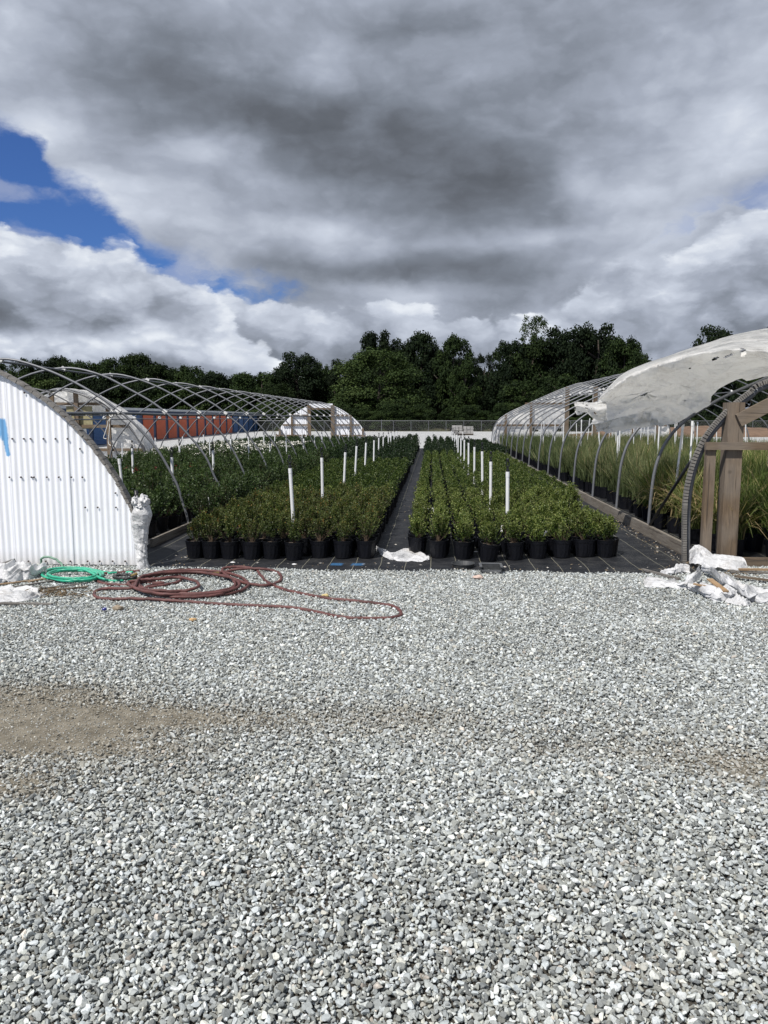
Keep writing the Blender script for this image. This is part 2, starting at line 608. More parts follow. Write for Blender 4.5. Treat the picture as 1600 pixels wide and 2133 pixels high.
def filmmat(name, col=(0.80, 0.81, 0.83), transl=0.3, dirt=0.35, sc=(5.0, 15.0), slope=(0.7, 0.5)):
    m, t, bs, out = newmat(name)
    co = objco(t)
    n = t.noise(co, 3.0, 8, 0.65, 0.6)
    n2 = t.noise(co, 24.0, 5, 0.65)
    dmask = t.m('MULTIPLY', t.ramp(n, 0.50, 0.70), t.ramp(n2, 0.35, 0.6))
    c = t.mix(t.m('MULTIPLY', dmask, dirt), col, (0.36, 0.32, 0.26))
    t.l.new(c, bs.inputs['Base Color'])
    bs.inputs['Roughness'].default_value = 0.38
    bs.inputs['Specular IOR Level'].default_value = 0.4
    # crumpled film: every cell is a small plane with a tilt of its own, meeting its neighbours in creases
    wc = t.vm('ADD', co, t.vm('SCALE', t.vm('SUBTRACT', t.noise(co, 2.5, 4, 0.6, color=True), (.5, .5, .5)), scale=0.25))
    hh = 0.0
    for k_, sl in zip(sc, slope):
        vo = t.node('ShaderNodeTexVoronoi')
        vo.inputs['Scale'].default_value = k_
        t.l.new(wc, vo.inputs['Vector'])
        rel_ = t.vm('SUBTRACT', t.vm('SCALE', wc, scale=1.0), vo.outputs['Position'])
        hh = t.m('MULTIPLY_ADD', t.vm('DOT_PRODUCT', t.vm('SUBTRACT', vo.outputs['Color'], (.5, .5, .5)), rel_), sl, hh)
    hh = t.m('MULTIPLY_ADD', t.noise(co, 30.0, 4, 0.6, 0.8), 0.004, hh)
    bp = t.node('ShaderNodeBump')
    bp.inputs['Strength'].default_value = 1.0
    bp.inputs['Distance'].default_value = 1.0
    t.l.new(hh, bp.inputs['Height'])
    t.l.new(bp.outputs[0], bs.inputs['Normal'])
    tr = t.node('ShaderNodeBsdfTranslucent')
    t.l.new(c, tr.inputs[0])
    t.l.new(bp.outputs[0], tr.inputs['Normal'])
    mx = t.node('ShaderNodeMixShader')
    mx.inputs[0].default_value = transl
    t.l.new(bs.outputs[0], mx.inputs[1])
    t.l.new(tr.outputs[0], mx.inputs[2])
    t.l.new(mx.outputs[0], out.inputs[0])
    return m


M = {}
M['pipe'] = simple('galvanised_pipe', (0.165, 0.172, 0.184), 0.48, 0.3, 0.18, 5)
M['pipe_dark'] = simple('dull_galvanised_pipe', (0.11, 0.112, 0.118), 0.5, 0.3, 0.22, 5)
M['clamp'] = simple('white_plastic_clamp', (0.72, 0.72, 0.70), 0.5)
M['pvc'] = simple('white_pvc', (0.74, 0.75, 0.75), 0.4, 0, 0.08, 4)
M['black_plastic'] = simple('black_plastic', (0.014, 0.015, 0.018), 0.42, 0, 0.3, 20, spec=0.45)
M['pot'] = simple('black_nursery_pot', (0.005, 0.0055, 0.008), 0.42, 0, 0.3, 12, spec=0.3)
M['dull_pot'] = simple('faded_black_plastic', (0.045, 0.048, 0.05), 0.55, 0, 0.3, 20)
M['wood'] = wood('treated_pine', (0.085, 0.058, 0.035), (0.185, 0.132, 0.082), 'Z')
M['wood_x'] = wood('treated_pine_rail', (0.085, 0.058, 0.036), (0.18, 0.130, 0.080), 'X')
M['wood_y'] = wood('weathered_board', (0.12, 0.10, 0.08), (0.26, 0.235, 0.195), 'Y')
M['lath'] = wood('weathered_lath', (0.10, 0.095, 0.088), (0.25, 0.235, 0.215), 'X')
M['fresh_wood'] = wood('splintered_wood', (0.30, 0.17, 0.07), (0.48, 0.33, 0.18), 'X')
M['film'] = filmmat('white_greenhouse_film', (0.92, 0.915, 0.89), transl=0.56, dirt=0.45, sc=(2.6, 8.0), slope=(0.9, 0.5))
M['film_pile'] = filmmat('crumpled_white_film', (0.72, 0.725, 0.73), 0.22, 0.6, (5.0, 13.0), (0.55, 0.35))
M['stem'] = simple('woody_stem', (0.10, 0.07, 0.045), 0.9)
M['bark'] = simple('tree_bark', (0.055, 0.045, 0.035), 0.95, 0, 0.4, 3, 0.6)
M['rope'] = simple('white_cord', (0.75, 0.74, 0.70), 0.8)
M['flower'] = simple('white_petals', (0.80, 0.78, 0.70), 0.7, 0, 0.1)
M['redleaf'] = simple('red_young_leaves', (0.20, 0.035, 0.025), 0.6, 0, 0.3)
M['orange'] = simple('orange_door_paint', (0.56, 0.115, 0.035), 0.5, 0, 0.12, 2)
M['blue'] = simple('navy_wall_paint', (0.018, 0.045, 0.115), 0.5, 0, 0.15, 1)
M['bluedoor'] = simple('blue_door_paint', (0.03, 0.10, 0.25), 0.5, 0, 0.12, 1)
M['roofm'] = simple('pale_metal_roof', (0.50, 0.53, 0.56), 0.5, 0.2, 0.1, 1)
M['tan'] = simple('mouldy_tan_panel', (0.30, 0.27, 0.15), 0.7, 0, 0.35, 1.6)
M['stone_block'] = simple('grey_block', (0.33, 0.32, 0.31), 0.85, 0, 0.3, 2)
M['strip'] = simple('weathered_grey_rubber', (0.17, 0.16, 0.145), 0.7, 0, 0.3, 10)
M['tagm'] = simple('white_tag', (0.82, 0.82, 0.80), 0.5)


def m_soil():
    m, t, bs, out = newmat('potting_soil')
    co = objco(t)
    v = t.node('ShaderNodeTexVoronoi')
    v.inputs['Scale'].default_value = 60
    t.l.new(co, v.inputs['Vector'])
    c = t.mix(t.ramp(v.outputs['Color'], 0.3, 0.9), (0.03, 0.022, 0.015), (0.13, 0.10, 0.075))
    t.l.new(c, bs.inputs['Base Color'])
    bs.inputs['Roughness'].default_value = 0.95
    bump(t, bs, v.outputs['Distance'], 1.0, 0.01)
    return m


M['soil'] = m_soil()

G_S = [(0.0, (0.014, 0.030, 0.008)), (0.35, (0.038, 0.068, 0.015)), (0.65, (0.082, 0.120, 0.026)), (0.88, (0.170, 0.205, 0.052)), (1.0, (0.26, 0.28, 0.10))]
M['leaf_green'] = leafmat('small_green_leaves', G_S)
M['leaf_olive'] = leafmat('olive_leaves_orange_tips', [(0.0, (0.014, 0.027, 0.008)), (0.35, (0.038, 0.062, 0.015)), (0.70, (0.088, 0.115, 0.030)), (0.96, (0.18, 0.165, 0.05)), (1.0, (0.25, 0.14, 0.04))])
M['leaf_dark'] = leafmat('dark_shrub_leaves', [(0.0, (0.008, 0.018, 0.008)), (0.5, (0.022, 0.045, 0.014)), (0.9, (0.05, 0.085, 0.024)), (1.0, (0.09, 0.12, 0.04))])
M['leaf_house'] = leafmat('glossy_mound_leaves', [(0.0, (0.012, 0.026, 0.010)), (0.5, (0.034, 0.062, 0.020)), (0.9, (0.085, 0.125, 0.040)), (1.0, (0.15, 0.19, 0.07))])
M['tree_leaf'] = leafmat('tree_foliage', [(0.0, (0.008, 0.014, 0.006)), (0.5, (0.018, 0.032, 0.010)), (1.0, (0.042, 0.064, 0.018))], 0.12, 0.75, 0.1, 0.22)
M['tree_leaf_dark'] = leafmat('dark_tree_foliage', [(0.0, (0.005, 0.009, 0.005)), (0.5, (0.010, 0.018, 0.008)), (1.0, (0.022, 0.034, 0.013))], 0.10, 0.8, 0.1, 0.22)
M['tree_leaf_light'] = leafmat('light_tree_foliage', [(0.0, (0.014, 0.024, 0.010)), (0.5, (0.032, 0.052, 0.016)), (1.0, (0.068, 0.095, 0.030))], 0.15, 0.7, 0.1, 0.15)
M['blade_green'] = leafmat('green_grass_blades', [(0.0, (0.034, 0.060, 0.014)), (0.5, (0.095, 0.145, 0.034)), (0.8, (0.19, 0.22, 0.07)), (1.0, (0.42, 0.34, 0.18))], 0.3, 0.6, 0.2, 0.22)
M['blade_grey'] = leafmat('grey_green_grass_blades', [(0.0, (0.036, 0.050, 0.022)), (0.5, (0.100, 0.130, 0.056)), (0.8, (0.19, 0.21, 0.10)), (1.0, (0.38, 0.31, 0.18))], 0.3, 0.6, 0.2, 0.2)
M['blade_dry'] = leafmat('straw_grass_blades', [(0.0, (0.06, 0.065, 0.025)), (0.45, (0.105, 0.135, 0.04)), (0.72, (0.24, 0.19, 0.09)), (1.0, (0.46, 0.35, 0.20))], 0.3, 0.6, 0.2, 0.2)


# dirt patches of the gravel lot, (x, y, rx, ry, weight), in units
def _patch(px, py, rx, ry, w):
    p = gp(px, py)
    a = gp(px + rx, py)
    b1, b2 = gp(px, py - ry), gp(px, py + ry)
    return (p.x, p.y, abs(a.x - p.x), abs(b1.y - b2.y) / 2, w)


PATCHES = [_patch(60, 1515, 230, 48, 1.15), _patch(-40, 1480, 260, 60, 0.9), _patch(330, 1490, 170, 20, 0.75), _patch(120, 1440, 140, 14, 0.35), _patch(640, 1500, 260, 30, 0.22),
           _patch(20, 1640, 90, 30, 0.6), _patch(860, 1490, 120, 16, 0.25), _patch(1560, 1600, 130, 40, 0.5), _patch(1180, 1560, 240, 24, 0.2),
           _patch(760, 1500, 420, 46, 0.16), _patch(250, 1600, 260, 60, 0.20), _patch(1450, 1560, 240, 50, 0.16), _patch(1350, 2050, 240, 60, 0.10), _patch(700, 1640, 120, 14, 0.12), _patch(330, 1560, 160, 20, 0.28)]


def dirt_at(x, y):
    s = np.zeros_like(x)
    for (cx, cy, rx, ry, w) in PATCHES:
        s += w * np.exp(-(((x - cx) / rx) ** 2 + ((y - cy) / ry) ** 2))
    return s


def m_gravel():
    m, t, bs, out = newmat('gravel_ground')
    co = objco(t)
    v = t.node('ShaderNodeTexVoronoi')
    v.inputs['Scale'].default_value = 26
    t.l.new(co, v.inputs['Vector'])
    sepv = t.node('ShaderNodeSeparateColor')
    t.l.new(v.outputs['Color'], sepv.inputs[0])
    n = t.noise(co, 1.2, 5, 0.6)
    c = t.mix(sepv.outputs[0], (0.36, 0.365, 0.36), (0.72, 0.73, 0.725))
    gap = t.ramp(v.outputs['Distance'], 0.35, 0.75, 1, 0.45)
    c = t.vm('SCALE', c, scale=gap)
    # near the camera real stones lie on top: between them is dusty grit, coloured darker for the shade in the gaps
    n3 = t.noise(co, 45.0, 5, 0.7)
    n4 = t.noise(co, 9.0, 6, 0.6)
    grit = t.mix(t.ramp(n3, 0.35, 0.68), (0.022, 0.020, 0.017), (0.10, 0.092, 0.078))
    # dirt patches
    acc = 0.0
    sx = t.node('ShaderNodeSeparateXYZ')
    t.l.new(t.vm('ADD', co, t.vm('SCALE', t.vm('SUBTRACT', t.noise(co, 2.2, 5, 0.6, color=True), (.5, .5, .5)), scale=0.7)), sx.inputs[0])
    for (cx, cy, rx, ry, w) in PATCHES:
        a = t.m('POWER', t.m('DIVIDE', t.m('SUBTRACT', sx.outputs[0], cx * U), rx * U), 2)
        b = t.m('POWER', t.m('DIVIDE', t.m('SUBTRACT', sx.outputs[1], cy * U), ry * U), 2)
        g = t.m('EXPONENT', t.m('MULTIPLY', t.m('ADD', a, b), -1.0))
        acc = t.m('MULTIPLY_ADD', g, w, acc)
    dmask = t.ramp(acc, 0.10, 0.60, 0, 1, smooth=True)
    earth = t.mix(t.ramp(n4, 0.35, 0.65), (0.120, 0.106, 0.080), (0.225, 0.202, 0.158))
    earth = t.mix(t.m('MULTIPLY', t.ramp(n3, 0.5, 0.7), 0.5), earth, (0.36, 0.33, 0.27))
    grit = t.mix(dmask, grit, earth)
    near = t.ramp(sx.outputs[1], 8.6 * U, 9.4 * U)
    # outside the stretch where real stones lie, the ground is the same gravel seen as a surface
    side = t.m('SUBTRACT', t.m('ABSOLUTE', t.m('MULTIPLY_ADD', sx.outputs[1], 0.06, sx.outputs[0])), t.m('MULTIPLY_ADD', sx.outputs[1], 0.56, 2.0 * U))
    near = t.m('MAXIMUM', near, t.ramp(side, -0.45, 0.15))
    near = t.m('MAXIMUM', near, t.ramp(sx.outputs[1], 1.6, 1.0))
    c = t.vm('SCALE', c, scale=t.ramp(sx.outputs[1], 11.0, 30.0, 0.62, 1.0))
    c = t.mix(near, grit, c)
    t.l.new(c, bs.inputs['Base Color'])
    bs.inputs['Roughness'].default_value = 0.9
    bs.inputs['Specular IOR Level'].default_value = 0.2
    h = t.m('ADD', t.m('MULTIPLY', t.m('SUBTRACT', 1.0, v.outputs['Distance']), near), t.m('MULTIPLY', n3, 0.5))
    bump(t, bs, h, 0.7, 0.02)
    return m


M['gravel'] = m_gravel()


def m_stone():
    m, t, bs, out = newmat('crushed_limestone')
    oi = t.node('ShaderNodeObjectInfo')
    co = objco(t)
    rnd = oi.outputs['Random']
    r2 = t.m('FRACT', t.m('MULTIPLY', rnd, 17.31))
    r3 = t.m('FRACT', t.m('MULTIPLY', rnd, 53.7))
    c = t.colramp(rnd, [(0.0, (0.16, 0.168, 0.165)), (0.25, (0.28, 0.292, 0.282)), (0.5, (0.385, 0.405, 0.40)), (0.82, (0.53, 0.555, 0.55)), (1.0, (0.72, 0.74, 0.735))])
    tint = t.colramp(r2, [(0.0, (0.95, 0.985, 1.01)), (0.4, (0.99, 1, 1.0)), (0.8, (1.0, 1.0, 0.955)), (0.97, (1.02, 0.98, 0.88)), (0.998, (1.04, 0.90, 0.80))])
    c = t.mix(1.0, c, tint, 'MULTIPLY')
    n = t.noise(co, 2.2, 6, 0.7)
    c = t.vm('SCALE', c, scale=t.ramp(n, 0.3, 0.7, 0.72, 1.22))
    # dust carried from the bare earth
    ds = t.node('ShaderNodeAttribute')
    ds.attribute_type = 'INSTANCER'
    ds.attribute_name = 'dust'
    c = t.mix(t.m('MULTIPLY', ds.outputs['Fac'], 0.75), c, t.mix(n, (0.19, 0.168, 0.128), (0.34, 0.31, 0.25)))
    t.l.new(c, bs.inputs['Base Color'])
    bs.inputs['Roughness'].default_value = 0.85
    bs.inputs['Specular IOR Level'].default_value = 0.25
    return m


M['stone'] = m_stone()


def m_fabric():
    m, t, bs, out = newmat('black_woven_ground_cover')
    co = objco(t)
    sx = t.node('ShaderNodeSeparateXYZ')
    wob = t.vm('SCALE', t.vm('SUBTRACT', t.noise(co, 1.3, 3, 0.5, color=True), (.5, .5, .5)), scale=0.06)
    t.l.new(t.vm('ADD', co, wob), sx.inputs[0])
    # pale marker threads every 0.33 m, running with the bed
    fx = t.m('ABSOLUTE', t.m('SUBTRACT', t.m('FRACT', t.m('DIVIDE', sx.outputs[0], 0.327)), 0.5))
    line = t.ramp(fx, 0.486, 0.493)
    n = t.noise(co, 3.5, 7, 0.65)
    n2 = t.noise(co, 60, 3, 0.6)
    c = t.mix(t.ramp(n, 0.40, 0.72), (0.007, 0.008, 0.011), (0.030, 0.031, 0.033))
    c = t.mix(t.m('MULTIPLY', t.ramp(n2, 0.58, 0.72), t.ramp(n, 0.5, 0.66)), c, (0.16, 0.14, 0.11))
    c = t.mix(t.m('MULTIPLY', line, 0.8), c, (0.26, 0.25, 0.19))
    # two dabs of blue marking paint
    s2 = t.node('ShaderNodeSeparateXYZ')
    t.l.new(t.vm('ADD', co, t.vm('SCALE', wob, scale=1.2)), s2.inputs[0])
    for (px, py) in ((702, 1178), (745, 1178)):
        p = gp(px, py)
        a = t.m('ABSOLUTE', t.m('SUBTRACT', s2.outputs[0], p.x * U))
        b = t.m('ABSOLUTE', t.m('SUBTRACT', s2.outputs[1], p.y * U))
        mk = t.m('MULTIPLY', t.ramp(a, 0.06, 0.09, 1, 0), t.ramp(b, 0.06, 0.12, 1, 0))
        c = t.mix(t.m('MULTIPLY', mk, t.ramp(n2, 0.35, 0.6, 0.35, 0.95)), c, (0.035, 0.14, 0.30))
    t.l.new(c, bs.inputs['Base Color'])
    bs.inputs['Roughness'].default_value = 0.62
    bs.inputs['Specular IOR Level'].default_value = 0.35
    wv = t.m('ADD', t.m('SINE', t.m('MULTIPLY', sx.outputs[0], 1500)), t.m('SINE', t.m('MULTIPLY', sx.outputs[1], 1500)))
    bump(t, bs, t.m('ADD', t.m('MULTIPLY', n, 2.0), t.m('MULTIPLY', n2, 0.4)), 0.35, 0.02)
    return m


M['fabric'] = m_fabric()


def m_ground():
    m, t, bs, out = newmat('rough_grass_ground')
    co = objco(t)
    n = t.noise(co, 0.12, 6, 0.6)
    n2 = t.noise(co, 2.5, 6, 0.7)
    c = t.mix(t.ramp(n, 0.4, 0.6), (0.035, 0.055, 0.018), (0.10, 0.095, 0.04))
    c = t.mix(t.ramp(n2, 0.4, 0.7), c, (0.13, 0.105, 0.06))
    t.l.new(c, bs.inputs['Base Color'])
    bs.inputs['Roughness'].default_value = 0.95
    bump(t, bs, n2, 1.0, 0.1)
    return m


M['ground'] = m_ground()
M['dirt'] = simple('red_brown_dirt', (0.15, 0.095, 0.060), 0.95, 0, 0.35, 1.2, 0.8)


def m_corrugated():
    m, t, bs, out = newmat('white_corrugated_sheet')
    co = objco(t)
    n = t.noise(co, 1.5, 6, 0.6)
    mp = t.node('ShaderNodeMapping')
    mp.inputs['Scale'].default_value = (22, 22, 0.8)
    t.l.new(co, mp.inputs['Vector'])
    n2 = t.noise(mp.outputs[0], 1.0, 5, 0.6)
    c = t.mix(t.m('MULTIPLY', t.ramp(n2, 0.5, 0.75), t.ramp(n, 0.4, 0.7)), (0.84, 0.86, 0.90), (0.64, 0.65, 0.66))
    # splash dirt along the foot of the wall
    s = t.node('ShaderNodeSeparateXYZ')
    t.l.new(t.vm('ADD', co, t.vm('SCALE', t.vm('SUBTRACT', t.noise(co, 9, 5, 0.6, color=True), (.5, .5, .5)), scale=0.18)), s.inputs[0])
    foot = t.m('MULTIPLY', t.ramp(s.outputs[2], 0.02, 0.22, 1, 0), 0.45)
    c = t.mix(foot, c, (0.42, 0.38, 0.33))
    t.l.new(c, bs.inputs['Base Color'])
    bs.inputs['Roughness'].default_value = 0.45
    return m, t, c, bs, co


M['corr'], _t, _c, _bs, _co = m_corrugated()
M['corr_painted'], _t, _c, _bs, _co = m_corrugated()
HOUSE_L_LOC = (-6.1, 8.05, 0)


def paint_blue():
    """a sprayed blue stroke (the right leg of a large mark), in the wall's own coordinates"""
    t, c = _t, _c
    s = t.node('ShaderNodeSeparateXYZ')
    wob = t.vm('SCALE', t.vm('SUBTRACT', t.noise(_co, 16, 4, 0.6, color=True), (.5, .5, .5)), scale=0.05)
    t.l.new(t.vm('ADD', _co, wob), s.inputs[0])
    acc = None
    for (p1, p2, w) in (((5, 880), (11, 912), 8.5), ((11, 912), (17, 946), 5.0), ((-16, 930), (4, 898), 5.0), ((-14, 868), (5, 882), 7.0)):
        a = at(*p1, 8.05)
        b = at(*p2, 8.05)
        ax, az_ = (a.x - HOUSE_L_LOC[0]) * U, a.z * U
        bx, bz = (b.x - HOUSE_L_LOC[0]) * U, b.z * U
        dx, dz = bx - ax, bz - az_
        L2 = dx * dx + dz * dz
        rx = t.m('SUBTRACT', s.outputs[0], ax)
        rz = t.m('SUBTRACT', s.outputs[2], az_)
        h = t.m('DIVIDE', t.m('ADD', t.m('MULTIPLY', rx, dx), t.m('MULTIPLY', rz, dz)), L2, clamp=True)
        ex = t.m('SUBTRACT', rx, t.m('MULTIPLY', h, dx))
        ez = t.m('SUBTRACT', rz, t.m('MULTIPLY', h, dz))
        d = t.m('SQRT', t.m('ADD', t.m('MULTIPLY', ex, ex), t.m('MULTIPLY', ez, ez)))
        wu = w * 8.05 / 1600 * U
        k = t.ramp(d, wu * 0.75, wu * 1.25, 1, 0)
        acc = k if acc is None else t.m('MAXIMUM', acc, k)
    c2 = t.mix(t.m('MULTIPLY', acc, 0.85), c, (0.04, 0.30, 0.62))
    t.l.new(c2, _bs.inputs['Base Color'])


paint_blue()
M['screw'] = simple('rusty_screw', (0.06, 0.045, 0.04), 0.7)
M['red_hose'] = simple('dark_red_rubber_hose', (0.105, 0.040, 0.036), 0.62, 0, 0.45, 5)
M['green_hose'] = simple('green_garden_hose', (0.03, 0.36, 0.22), 0.42, 0, 0.15, 6)
M['dull_hose'] = simple('faded_green_hose', (0.16, 0.27, 0.20), 0.6, 0, 0.2, 6)
M['brass'] = simple('dull_brass', (0.35, 0.25, 0.10), 0.4, 0.8, 0.2, 20)
M['black_hose'] = simple('black_hose', (0.03, 0.03, 0.03), 0.5)

rng = np.random.default_rng(7)
random.seed(7)

# ------------------------------------------------------------------ ground, gravel, ground cover
def flat(name, x0, x1, y0, y1, z, mat, nx=2, ny=2):
    b = MB()
    b.grid(nx, ny, lambda s, t_: (x0 + (x1 - x0) * s, y0 + (y1 - y0) * t_, z))
    o = b.build(name, mat)
    return tag(o, kind='structure')


flat('ground', -1500, 1500, -300, 2500, -0.05, M['ground'])
flat('gravel_lot', -75, 70, -6, 91.3, -0.012, M['gravel'])


def cover():
    xs = np.linspace(-9.6, 12.2, 220)
    b = MB()

    def edge(x):
        e = 7.93 + 0.05 * mnoise.noise(Vector((x * 1.1, 3.3, 0))) + 0.03 * mnoise.noise(Vector((x * 5, 1.3, 0)))
        if x < -3.05:
            e = max(e, 8.12)
        if x > 2.85:
            e = 8.35
        return e
    rows = [0, .004, .01, .02, .035, .06, .1, .15, .22, .3, .4, .55, .7, .85, 1]
    vs = []
    for r_ in rows:
        for x in xs:
            e = edge(x)
            y = e + (40.5 - e) * r_
            z = 0.006 + 0.010 * (mnoise.noise(Vector((x * 2.2, y * 2.0, 5))) + .4)
            if r_ == 0:
                z = -0.004
            elif r_ <= .01:
                z += 0.018 * (1 - r_ * 60) * (0.6 + mnoise.noise(Vector((x * 3.2, 9, 0))))
            vs.append((x, y, max(z, -0.006 if r_ == 0 else 0.002)))
    n = len(xs)
    fs = [(j * n + i, j * n + i + 1, (j + 1) * n + i + 1, (j + 1) * n + i) for j in range(len(rows) - 1) for i in range(n - 1)]
    b.add(vs, fs)
    return tag(b.build('ground_cover_fabric', M['fabric'], smooth=True), kind='structure')


cover()


def stone_protos(n=14):
    """angular crushed stones: an icosphere cut by random planes"""
    import bmesh
    col = bpy.data.collections.new('stone_shapes')
    for k in range(n):
        bm = bmesh.new()
        bmesh.ops.create_icosphere(bm, subdivisions=2, radius=1)
        sc = Vector((1.0, random.uniform(.66, .95), random.uniform(.48, .75)))
        planes = []
        for _ in range(9):
            d = Vector((random.gauss(0, 1), random.gauss(0, 1), random.gauss(0, 1))).normalized()
            planes.append((d, random.uniform(.36, .66)))
        for v in bm.verts:
            p = v.co.copy()
            for d, h in planes:
                e = p.dot(d) - h
                if e > 0:
                    p -= d * e
            v.co = Vector((p.x * sc.x, p.y * sc.y, p.z * sc.z)) * 1.42
        me = bpy.data.meshes.new('stone')
        bm.to_mesh(me)
        bm.free()
        me.materials.append(M['stone'])
        o = bpy.data.objects.new('stone', me)
        col.objects.link(o)
    return col


def gravel_stones():
    col = stone_protos()
    pts, scl, rot, dust = [], [], [], []
    layers = [(0.0140, -0.011, -0.002, .0060, .0100), (0.0156, -0.004, 0.012, .0060, .0130), (0.052, 0.006, 0.011, .0110, .0180)]
    for (sp, z0, z1, s0, s1) in layers:
        ys = np.arange(1.15, 8.75, sp)
        xs = np.arange(-6.9, 6.4, sp)
        X, Y = np.meshgrid(xs, ys)
        X = X.ravel() + rng.uniform(-.48, .48, X.size) * sp
        Y = Y.ravel() + rng.uniform(-.48, .48, Y.size) * sp
        half = 0.56 * Y + 2.0
        keep = np.abs(X + 0.06 * Y) < half
        front = 7.95 + 0.035 * np.sin(X * 2.1 + 1) + 0.03 * np.sin(X * 7.3) + rng.uniform(-.03, .03, X.size)
        front = np.where(X < -3.1, 8.02, front)
        front = np.where(X > 2.85, 8.72, front)
        keep &= Y < front
        d = dirt_at(X, Y)
        cl = np.array([mnoise.noise(Vector((x * 3.0, y * 3.0, 1.7))) for x, y in zip(X, Y)]) if X.size < 300000 else 0
        d2 = d * (1 + 0.8 * cl)
        pk = np.clip(1.0 - np.clip(d2 - 0.05, 0, 2) * 0.86, 0.07, 1.0)
        if z0 < -.008:
            pk = np.clip(pk + .05, 0, 1)
        else:
            # worn, thinner stretches where the shade-darkened grit shows between the stones
            wn = np.array([mnoise.noise(Vector((x * .55, y * .9, 4.4))) + .5 * mnoise.noise(Vector((x * 1.9, y * 2.6, 9.4))) for x, y in zip(X, Y)])
            pk = pk * np.clip(1.0 - 1.1 * np.clip(wn - .02, 0, .5), .45, 1)
        keep &= rng.uniform(0, 1, X.size) < pk
        X, Y, d = X[keep], Y[keep], d[keep]
        n = X.size
        big = 0.006 * np.array([mnoise.noise(Vector((x * 1.4, y * 1.4, 7.7))) for x, y in zip(X, Y)])
        Z = rng.uniform(z0, z1, n) + big - np.clip(d, 0, 1) * 0.009
        s = s0 + (s1 - s0) * rng.beta(1.4, 2.6, n)
        s *= 1 - 0.25 * np.clip(d, 0, 1)
        pts.append(np.stack([X, Y, Z], 1))
        scl.append(s)
        rot.append(np.stack([rng.normal(0, .48, n), rng.normal(0, .48, n), rng.uniform(0, 6.283, n)], 1))
        dust.append(np.clip(d * 0.7, 0, 0.62) + 0.02 + (0.55 * (rng.uniform(0, 1, n) < np.clip(d, 0, .6))))
    # small chips and grit lying on the bare earth
    sp = .0135
    X, Y = np.meshgrid(np.arange(-5.6, 5.0, sp), np.arange(2.6, 7.2, sp))
    X = X.ravel() + rng.uniform(-.5, .5, X.size) * sp
    Y = Y.ravel() + rng.uniform(-.5, .5, Y.size) * sp
    d = dirt_at(X, Y)
    keep = (d > .12) & (np.abs(X + 0.06 * Y) < 0.56 * Y + .8) & (rng.uniform(0, 1, X.size) < .55)
    X, Y, d = X[keep], Y[keep], d[keep]
    n = X.size
    pts.append(np.stack([X, Y, rng.uniform(-.012, -.007, n)], 1))
    scl.append(.0022 + .0048 * rng.beta(1.2, 4, n))
    rot.append(np.stack([rng.normal(0, .6, n), rng.normal(0, .6, n), rng.uniform(0, 6.283, n)], 1))
    dust.append(np.clip(rng.normal(.55, .3, n), 0, 1))
    P = np.concatenate(pts).astype(np.float32) * U
    S = (np.concatenate(scl) * U).astype(np.float32)
    Ro = np.concatenate(rot).astype(np.float32)
    Du = np.concatenate(dust).astype(np.float32)
    print("stones", len(P))
    me = bpy.data.meshes.new('gravel')
    me.vertices.add(len(P))
    me.vertices.foreach_set('co', P.ravel())
    a = me.attributes.new('scl', 'FLOAT', 'POINT')
    a.data.foreach_set('value', S)
    a = me.attributes.new('rotv', 'FLOAT_VECTOR', 'POINT')
    a.data.foreach_set('vector', Ro.ravel())
    a = me.attributes.new('dust', 'FLOAT', 'POINT')
    a.data.foreach_set('value', Du)
    o = bpy.data.objects.new('gravel', me)
    COL.objects.link(o)
    tag(o, kind='stuff', label='loose grey crushed stone covering the yard in front of the beds', cat='gravel')
    ng = bpy.data.node_groups.new('scatter_stones', 'GeometryNodeTree')
    ng.interface.new_socket('Geometry', in_out='INPUT', socket_type='NodeSocketGeometry')
    ng.interface.new_socket('Geometry', in_out='OUTPUT', socket_type='NodeSocketGeometry')
    N, L = ng.nodes, ng.links
    gi, go = N.new('NodeGroupInput'), N.new('NodeGroupOutput')
    ci = N.new('GeometryNodeCollectionInfo')
    ci.inputs['Collection'].default_value = col
    ci.inputs['Separate Children'].default_value = True
    ci.inputs['Reset Children'].default_value = True
    iop = N.new('GeometryNodeInstanceOnPoints')
    iop.inputs['Pick Instance'].default_value = True

    def named(nm, typ):
        q = N.new('GeometryNodeInputNamedAttribute')
        q.data_type = typ
        q.inputs['Name'].default_value = nm
        return q.outputs['Attribute']
    L.new(gi.outputs[0], iop.inputs['Points'])
    L.new(ci.outputs[0], iop.inputs['Instance'])
    L.new(named('scl', 'FLOAT'), iop.inputs['Scale'])
    try:
        e2r = N.new('FunctionNodeEulerToRotation')
        L.new(named('rotv', 'FLOAT_VECTOR'), e2r.inputs[0])
        L.new(e2r.outputs[0], iop.inputs['Rotation'])
    except Exception as ex:
        print(ex)
    L.new(iop.outputs[0], go.inputs[0])
    md = o.modifiers.new('scatter', 'NODES')
    md.node_group = ng
    return o


gravel_stones()

# ------------------------------------------------------------------ the two bare hoop houses


def arc(half, cx, hw, n=5):
    """half profile [(inset, z)] -> full arch points (x, z) from right base over the apex to left base (or mirrored)"""
    pts = [(cx + hw - a, z) for a, z in half] + [(cx - hw + a, z) for a, z in reversed(half[:-1])]
    return [(p.x, p.y) for p in catmull([(a, b, 0) for a, b in pts], n)]


